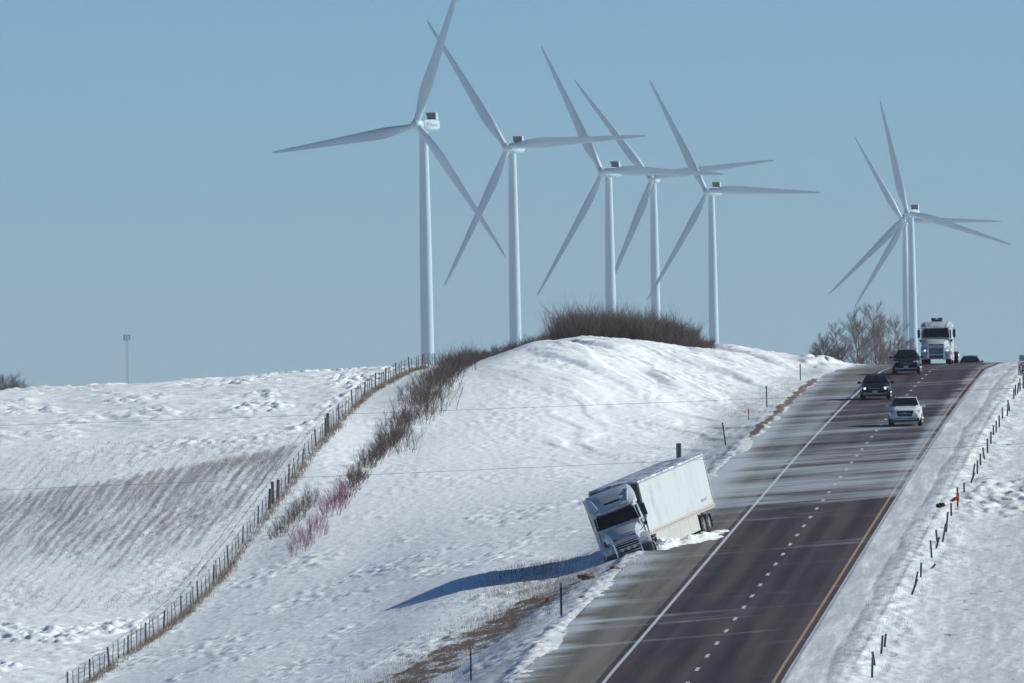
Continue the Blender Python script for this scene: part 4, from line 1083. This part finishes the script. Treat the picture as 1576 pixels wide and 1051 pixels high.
def tractor(name, loc, mat4, label, group, crashed=False):
    RZ = .80 if crashed else .50
    root = empty(name, loc); root.matrix_world = mat4
    tag(root, label, 'semi truck', group)
    P = M_WHITE
    def hood(y, zb, wb, zm, wm, zt, wt):
        h = [(0, zb), (wb, zb), (wm, zm), (wm*.98, zm + (zt-zm)*.45), (wt, zt-.06), (wt*.6, zt), (0, zt+.02)]
        return [(a, y, b) for a, b in h] + [(-a, y, b) for a, b in h[-2:0:-1]]
    # hood with nose
    mb = MB(); mb.loft([hood(.10, .75, .56, 1.2, .62, 1.55, .56), hood(.25, .7, .62, 1.2, .68, 1.72, .58), hood(.8, .7, .70, 1.3, .80, 1.88, .64), hood(1.5, .7, .8, 1.4, .92, 1.99, .72), hood(2.05, .7, .9, 1.45, 1.02, 2.08, .86)])
    hd = mb.build('hood', P, root, smooth=True)
    # fenders
    for s in (-1, 1):
        mb = MB(); prof = [(.12, .95), (.10, 1.10), (.22, 1.28), (.55, 1.42), (1.0, 1.50), (1.5, 1.47), (1.95, 1.30), (2.1, 1.0), (2.05, .75)]
        inner = [(.35, .72), (.42, .85), (.52, 1.0), (.72, 1.12), (1.05, 1.18), (1.4, 1.14), (1.65, 1.0), (1.78, .82), (1.8, .62)]
        rings = []
        for (yo, zo), (yi, zi) in zip(prof, inner):
            rings.append([(s*.55, yo, zo), (s*1.08, yo, zo-.03), (s*1.20, yo + (yi-yo)*.25, zo - .10), (s*1.20, yi, zi), (s*.60, yi, zi)])
        mb.loft(rings); fd = mb.build('fender', P, root, smooth=True)
        hl = [(s*.64, .07, 1.02), (s*1.06, .16, 1.04), (s*1.14, .30, 1.24), (s*.70, .20, 1.30)]
        if s < 0: hl = hl[::-1]
        h_ = panel(hl, .03, M_LAMP, 'headlight', root, .05)
        mb = MB(); mb.tube([(s*.88, .0, 1.14), (s*.88, .1, 1.14)], .07, 12); mb.build('lamp', M_LAMPON if not crashed else M_CHROME, h_)
    # cab and sleeper
    def cs(y, zb, w, zt, wt, r=.16):
        h = [(0, zb), (w, zb), (w, zb+.6), (w, zt-1.0 if zt > 3 else zt-.5), (wt, zt-r), (wt-r*.6, zt-.03), (0, zt)]
        return [(a, y, b) for a, b in h] + [(-a, y, b) for a, b in h[-2:0:-1]]
    mb = MB(); mb.loft([cs(2.0, .65, 1.02, 2.10, .98, .05), cs(2.1, .65, 1.06, 2.25, 1.0, .05), cs(2.75, .65, 1.10, 3.02, .98, .1), cs(3.3, .65, 1.18, 3.10, 1.08), cs(3.5, .60, 1.24, 3.12, 1.16), cs(6.3, .60, 1.24, 3.12, 1.18)])
    cab = mb.build('cab', P, root, smooth=True)
    # roof fairing
    def rf(y, z0, w0, zt, wt):
        zt = z0 + (zt-z0)*RZ
        h = [(0, z0), (w0, z0), (w0, z0 + (zt-z0)*.5), (wt, zt-.14), (wt-.14, zt-.02), (wt*.4, zt), (0, zt)]
        return [(a, y, b) for a, b in h] + [(-a, y, b) for a, b in h[-2:0:-1]]
    mb = MB(); mb.loft([rf(2.62, 2.93, .92, 3.06, .86), rf(2.80, 2.93, 1.04, 3.32, .93), rf(3.15, 2.95, 1.16, 3.66, 1.0), rf(3.7, 2.98, 1.23, 3.90, 1.06), rf(4.4, 3.0, 1.245, 4.02, 1.12), rf(6.35, 3.0, 1.245, 4.06, 1.16)])
    ff = mb.build('roof_fairing', P, root, smooth=True)
    for s in (-1, 1):   # sculpted side ridges of the fairing
        mb = MB(); mb.tube([(s*.72, 2.72, 2.95 + .17*RZ), (s*.80, 3.0, 2.95 + .53*RZ), (s*.90, 3.5, 2.95 + .85*RZ), (s*.98, 4.2, 2.97 + 1.0*RZ)], [.03, .06, .07, .05], 8); mb.build('fairing_ridge', P, ff, smooth=True)
    if crashed:
        mb = MB(); mb.hexa([(-.46, 2.84, 3.22), (.36, 2.84, 3.22), (.36, 3.2, 3.30), (-.46, 3.2, 3.30), (-.34, 3.0, 3.44), (.44, 3.0, 3.44), (.44, 3.3, 3.46), (-.34, 3.3, 3.46)])
        o = mb.build('roof_vent', M_GLASS, ff)
    mb = MB()
    for i, x_ in enumerate((-.78, -.13, 0, .13, .78)):
        mb2 = MB(); mb2.tube([(x_, 2.62, 3.10), (x_, 2.74, 3.13)], .035, 8); mb2.build('marker_light', M_REDC if not crashed else M_CHROME, ff)
    ws = panel([(-1.02, 2.08, 2.20), (1.02, 2.08, 2.20), (.95, 2.64, 2.86), (-.95, 2.64, 2.86)], .05, M_GLASS, 'windshield', root, .04)
    mb = MB(); mb.box(-.012, .012, 1.99, 2.05, 2.2, 2.25)
    for s in (-1, 1): mb.tube([(s*.1, 2.0, 2.2), (s*.75, 2.1, 2.33)], .012, 4)
    mb.build('wiper', M_BLACK, ws)
    mb = MB(); mb.hexa([(-1.0, 2.42, 2.98), (1.0, 2.42, 2.98), (1.0, 2.8, 3.05), (-1.0, 2.8, 3.05), (-1.0, 2.44, 3.02), (1.0, 2.44, 3.02), (1.0, 2.8, 3.09), (-1.0, 2.8, 3.09)]); mb.build('sun_visor', P, cab)
    for s in (-1, 1):
        q = [(s*1.09, 2.35, 2.15), (s*1.13, 3.15, 2.1), (s*1.10, 3.15, 2.85), (s*1.05, 2.75, 2.85)]
        panel(q if s > 0 else q[::-1], .04, M_GLASS, 'side_window', root, .05)
        d = [(s*1.10, 2.2, .75), (s*1.16, 3.2, .75), (s*1.16, 3.2, 2.05), (s*1.08, 2.2, 2.05)]
        dr = panel(d if s > 0 else d[::-1], .05, P, 'door', root, .04)
        mb = MB(); mb.box(min(s*1.20, s*1.24), max(s*1.20, s*1.24), 2.95, 3.12, 1.75, 1.79); mb.build('handle', M_BLACK, dr)
        q = [(s*1.24, 4.2, 2.2), (s*1.24, 5.0, 2.2), (s*1.24, 5.0, 2.75), (s*1.24, 4.2, 2.75)]
        panel(q if s > 0 else q[::-1], .015, M_GLASS, 'sleeper_window', root, .03)
        # mirrors
        if not (crashed and s < 0):
            mb = MB(); mb.tube([(s*1.08, 2.35, 2.0), (s*1.38, 2.15, 2.05), (s*1.38, 2.15, 2.95), (s*1.1, 2.6, 2.98)], .022, 6)
            mb.box(min(s*1.27, s*1.48), max(s*1.27, s*1.48), 2.08, 2.2, 2.2, 2.85); mb.build('mirror', M_BLACK, root, bevel=.0)
            mb = MB(); mb.tube([(s*.85, .75, 1.62), (s*1.15, .45, 1.82), (s*1.2, .40, 1.95)], .02, 6); mb.tube([(s*1.2, .36, 1.92), (s*1.2, .46, 1.95)], .10, 10); mb.build('hood_mirror', M_BLACK, root)
        # skirts, tanks, steps
        mb = MB(); mb.box(min(s*1.12, s*1.22), max(s*1.12, s*1.22), 2.2, 5.9, .32, .95); mb.build('side_skirt', P, root, bevel=.02)
        mb = MB(); mb.tube([(s*.82, 3.3, .72), (s*.82, 4.9, .72)], .31, 20); mb.build('fuel_tank', M_ALU, root, smooth=True)
        # cab extenders
        mb = MB(); mb.box(min(s*1.20, s*1.235), max(s*1.20, s*1.235), 6.3, 6.75, .9, 3.95 - (1 - RZ)*1.0); mb.build('side_extender', P if not crashed else M_TARP, root)
    # grille
    g = panel([(-.53, .06, .80), (.53, .06, .80), (.56, .21, 1.62), (-.56, .21, 1.62)], .06, M_BLACK, 'grille', root, .04)
    mb = MB()
    for k in range(3 if crashed else 6):
        z = .93 + (.22 if crashed else .11)*k; y_ = -.005 + (z - .86)*.19; mb.box(-.51, .51, y_-.02, y_, z, z+.02)
    mb.tube([(-.55, -.01, .80), (.55, -.01, .80), (.58, .14, 1.64), (-.58, .14, 1.64), (-.55, -.01, .80)], .026, 6)
    mb.build('grille_bars', M_CHROME, g)
    mb = MB(); mb.loft([[( -w_, y_, .42), (w_, y_, .42), (w_*1.01, y_, .60), (w_, y_, .86), (-w_, y_, .86), (-w_*1.01, y_, .60)] for y_, w_ in ((-.06, .85), (.05, 1.12), (.35, 1.20), (.5, 1.2))]); mb.build('bumper', P if not crashed else M_BLACK, root, smooth=True)
    mb = MB(); mb.box(-.55, .55, -.09, -.065, .50, .70); mb.build('air_intake', M_BLACK, root)
    # grille guard
    mb = MB()
    for s in (-1, 1): mb.tube([(s*.62, -.12, .38), (s*.62, -.26, .5), (s*.62, -.28, 1.45), (s*.55, -.24, 1.58)], .038, 8)
    for z_ in ((.52, .80, 1.06, 1.32, 1.55) if crashed else (.52, .88)): mb.tube([(-.61, -.26, z_), (.61, -.26, z_)], .028, 8)
    mb.build('grille_guard', M_CHROME, root, smooth=True)
    if crashed:
        for x_, z_ in ((-.32, 1.0), (0, 1.0), (.32, 1.0), (-.3, .6), (.3, .6)):
            mb = MB(); mb.tube([(x_, -.31, z_), (x_, -.22, z_)], .10 if z_ > .8 else .06, 12); mb.build('spot_lamp', M_LAMP, root)
        # torn pieces by the driver-side step
        rn = random.Random(9); mb = MB()
        for k in range(9):
            a = Vector((1.15 + rn.uniform(-.1, .35), 1.2 + rn.uniform(-.6, .8), .45 + rn.uniform(0, .7)))
            mb.tube([a, a + Vector((rn.uniform(-.1, .3), rn.uniform(-.3, .3), rn.uniform(-.3, .3))), a + Vector((rn.uniform(0, .5), rn.uniform(-.3, .3), rn.uniform(-.4, .1)))], [.035, .03, .015], 5)
        mb.build('torn_trim', M_ALU, root)
        mb = MB(); mb.tube([(-.98, .9, 1.62), (-1.02, .55, 1.50), (-.86, .35, 1.28), (-.80, .2, 1.05)], [.05, .05, .04, .03], 6); mb.build('hanging_mirror', M_BLACK, root)
    # chassis, wheels
    mb = MB()
    for s in (-1, 1): mb.box(min(s*.36, s*.46), max(s*.36, s*.46), .5, 9.2, .72, .98)
    for yy in (1.1, 3.0, 5.0, 7.4, 8.7): mb.box(-.36, .36, yy-.05, yy+.05, .76, .94)
    mb.build('chassis', M_BLACK, root)
    mb = MB(); mb.tube([(0, 7.6, 1.08), (0, 7.6, 1.16)], .5, 20); mb.build('fifth_wheel', M_BLACK, root)
    for s in (-1, 1):
        w_ = wheel_mesh(s*1.02, 1.1, .50, .30, root, s, M_ALU)
        if crashed: w_.rotation_euler = (0, 0, .28)
        for yy in (7.0, 8.3):
            wheel_mesh(s*1.05, yy, .50, .27, root, s, M_ALU); wheel_mesh(s*.74, yy, .50, .27, root, s, M_ALU)
        mb = MB(); mb.box(min(s*.62, s*1.2), max(s*.62, s*1.2), 8.95, 8.97, .25, .95); mb.build('mud_flap', M_BLACK, root)
        if not crashed:
            pass
    return root
def rot_frame(fwd, up):
    f = Vector(fwd).normalized(); b = -f                         # local +Y = backwards
    u = Vector(up); u = (u - b*u.dot(b)).normalized(); x = b.cross(u)
    m = Matrix((x, b, u)).transposed().to_4x4(); return m
# oncoming semi at the crest
x, y, z = on_road(1441, 559.5); Yt = 1224.0; x = un(1441, 555)[0]*Yt
fr = rot_frame((-.048, -1, .0), (0, 0, 1)); fr.translation = Vector((x, Yt, float(zroad(np.array([Yt]))[0])))
tr1 = tractor('semi_truck', (0, 0, 0), fr, 'upright white semi truck driving over the highway crest', None)
mb = MB(); mb.tube([(-.45, 4.6, 3.74), (.45, 4.6, 3.74)], .07, 8); o_ = mb.build('light_bar', M_BLACK, tr1)
mb = MB(); mb.tube([(-.10, 4.5, 3.75), (.10, 4.5, 3.75)], .08, 8); mb.build('lamp', M_SIGNW, o_)
mb = MB(); mb.box(-.4, .4, 4.55, 4.65, 3.5, 3.7); mb.build('bracket', M_BLACK, o_)
# low flatbed behind it
tr1.scale = (1, 1, .95)
fb = empty('flatbed_trailer', (0, 0, 0)); fm = fr.copy(); fm.translation = fr @ Vector((0, 6.9, 0)); fb.matrix_world = fm
tag(fb, 'low flatbed trailer behind the upright white semi truck, mostly hidden', 'trailer')
mb = MB(); mb.box(-1.25, 1.25, 0, 14.0, 1.22, 1.42); mb.build('deck', M_ALU, fb, bevel=.02)
for s in (-1, 1):
    mb = MB(); mb.box(min(s*.45, s*.55), max(s*.45, s*.55), 1.2, 13.5, .95, 1.215); mb.build('beam', M_BLACK, fb)
    for yy in (11.0, 12.3): wheel_mesh(s*1.12, yy, .50, .50, fb, s, M_ALU)

# ---- stranded semi: box trailer
def box_trailer(mat4, label):
    root = empty('box_trailer', (0, 0, 0)); root.matrix_world = mat4; tag(root, label, 'trailer')
    L, W, z0, z1 = 16.15, 1.33, 1.18, 4.10
    mb = MB(); mb.box(-W, W, .06, L-.06, z0+.16, z1-.06); body = mb.build('box_body', M_TRAILER, root)
    mb = MB(); n = 14   # bowed roof
    mb.loft([[(-W-.005, y_, z1-.10), (W+.005, y_, z1-.10), (W+.005, y_, z1-.02), (W*.6, y_, z1 + .02), (0, y_, z1 + .035), (-W*.6, y_, z1 + .02), (-W-.005, y_, z1-.02)] for y_ in (0.0, L)])

    rf_ = mb.build('roof', M_ROOF, root)
    # thin panel joints on both sides
    for s in (-1, 1):
        mb = MB()
        for k in range(1, 13):
            y_ = k*L/13; mb.box(min(s*(W+.001), s*(W+.007)), max(s*(W+.001), s*(W+.0025)), y_-.012, y_+.012, z0+.2, z1-.12)
        mb.build('panel_joints', M_TRAILER, root)
        mb = MB(); mb.box(min(s*(W+.003), s*(W+.028)), max(s*(W+.003), s*(W+.028)), .02, L-.02, z0, z0+.24); rl = mb.build('bottom_rail', M_RAIL, root)
        mb = MB()
        for k in range(30):
            y_ = .3 + k*.53; mb.box(min(s*(W+.029), s*(W+.033)), max(s*(W+.029), s*(W+.033)), y_, y_+.22, z0+.06, z0+.15)
        tag(mb.build('reflective_tape', M_RIVET, rl), kind='stuff')
        mb = MB(); mb.box(min(s*(W+.003), s*(W+.02)), max(s*(W+.003), s*(W+.02)), .02, L-.02, z1-.18, z1-.101); mb.build('top_rail', M_ALU, root)
        for y_, nm in ((.0, 'corner_post'), (L-.09, 'corner_post')):
            mb = MB(); mb.box(min(s*(W-.06), s*(W+.035)), max(s*(W-.06), s*(W+.035)), y_, y_+.09, z0+.01, z1-.11); mb.build(nm, M_CREAM, root)
        # side skirt in panels
        mb = MB()
        for a_, b_ in ((1.6, 4.9), (4.93, 7.3), (7.33, 9.6), (9.63, 11.9)):
            mb.box(min(s*(W-.07), s*(W-.04)), max(s*(W-.07), s*(W-.04)), a_, b_, .34, z0)
        mb.build('side_skirt', M_CREAM, root)
        for yy in (13.1, 14.35):
            wheel_mesh(s*1.13, yy, .50, .26, root, s, M_RAIL); wheel_mesh(s*.82, yy, .50, .26, root, s, M_RAIL)
        mb = MB(); mb.box(min(s*.7, s*1.28), max(s*.7, s*1.28), 15.0, 15.02, .22, .95); mb.build('mud_flap', M_BLACK, root)
        mb = MB(); mb.tube([(s*.6, 4.6, .25), (s*.6, 4.6, 1.2)], .06, 8); mb.box(s*.6-.12, s*.6+.12, 4.48, 4.72, .2, .24); mb.build('landing_leg', M_BLACK, root)
        mb = MB(); mb.box(min(0, s*(W-.03)), max(0, s*(W-.03)), L-.055, L-.02, z0+.2, z1-.14); d_ = mb.build('rear_door', M_TRAILER, root)
        mb = MB(); mb.tube([(s*.3, L-.005, z0+.22), (s*.3, L-.005, z1-.2)], .018, 6); mb.build('lock_rod', M_ALU, d_)
    # grey lettering low at the rear of the side: an unreadable small maker's mark
    mb = MB()
    for k, w_ in enumerate((.13, .10, .12, .05, .10, .13, .09)):
        y_ = 13.4 + k*.19; mb.box(W+.003, W+.0075, y_, y_+w_, z0+.52, z0+.66)
    mb.build('small_mark', M_SIGNG, root)
    mb = MB(); mb.box(-W+.02, W-.02, .005, .055, z0+.02, z1-.12)
    for k in range(6): mb.box(-W+.2+k*.43, -W+.24+k*.43, -.02, .004, z0+.05, z1-.2)
    mb.build('front_wall', M_TARP, root)
    mb = MB(); mb.box(-1.1, 1.1, L-.15, L-.05, .45, .55)
    for s in (-1, 1): mb.box(s*.6-.04, s*.6+.04, L-.15, L-.05, .55, 1.2)
    mb.build('underride_guard', M_BLACK, root)
    mb = MB(); mb.box(-.55, .55, 12.2, 15.2, .82, 1.15); mb.build('axle_frame', M_BLACK, root)
    mb = MB(); mb.box(-.5, .5, .1, 12.2, 1.0, 1.17); mb.build('floor_beams', M_BLACK, root)
    return root
# patchy crust on the trailer roof
m = bpy.data.materials.new('roof_snow_crust'); m.use_nodes = True; t = m.node_tree; b = t.nodes['Principled BSDF']; b.inputs['Roughness'].default_value = .8
o_ = nd(t, 'ShaderNodeTexCoord').outputs['Object']
t.links.new(mixc(t, mrange(t, noise(t, o_, 1, 6, 2.2, .9, 1, .65), .42, .58), (.22, .26, .30), (.62, .68, .74)), b.inputs['Base Color'])
M_ROOF = m
def frame_from(front_px, rear_px, front_Y, rear_Y, roll, local_z):
    """frame whose +Y runs from the surveyed front point to the rear point, rolled about its own length"""
    a, b = un(*front_px); P0 = Vector((a*front_Y, front_Y, b*front_Y)); a, b = un(*rear_px); P1 = Vector((a*rear_Y, rear_Y, b*rear_Y))
    f = (P0 - P1).normalized(); up = Vector((math.sin(roll), 0, math.cos(roll)))
    return P0, P1, rot_frame(f, up)
# the near upper edge of the box: front corner and rear corner
FX, RX = (980.5, 740.0), (1081.5, 697.0)
P0, P1, TM = frame_from(FX, RX, 819.5, 835.3, -math.radians(11.6), 0)
TM.translation = P0 - (TM.to_3x3() @ Vector((1.33, 0, 4.10)))
box_trailer(TM, 'long white box trailer tipped to the left behind the stranded tractor')
# tractor: roof front corner line and tilt measured from the photo
def place_tractor():
    Y0 = 812.6
    a, b = un(*TRP); yaw = TRYAW; roll = -math.radians(19.0)
    f = Vector((math.sin(yaw), -math.cos(yaw), -.055)); up = Vector((math.sin(roll), 0, math.cos(roll)))
    fr = rot_frame(f, up); P = Vector((a*Y0, Y0, b*Y0))          # bottom centre of the bumper
    fr.translation = P - fr.to_3x3() @ Vector((0, 0, .42)); return fr @ Matrix.Diagonal((1.07, 1, .96, 1))
TRP = (972.5, 858); TRYAW = .03
tractor('wrecked_semi_truck', (0, 0, 0), place_tractor(), 'white semi tractor leaning hard to the left off the shoulder', None, crashed=True)

# ================================================================ HAZE
def haze():
    mb = MB(); mb.box(-14500, 14500, -450, 19500, -90, 176)
    m = bpy.data.materials.new('cold_haze'); m.use_nodes = True; t = m.node_tree; t.nodes.clear()
    v = t.nodes.new('ShaderNodeVolumePrincipled'); o = t.nodes.new('ShaderNodeOutputMaterial')
    v.inputs['Color'].default_value = (.84, .86, 1, 1); v.inputs['Density'].default_value = 3.0e-5; v.inputs['Anisotropy'].default_value = .0
    t.links.new(v.outputs[0], o.inputs['Volume'])
    tag(mb.build('haze', m), kind='stuff')
haze()
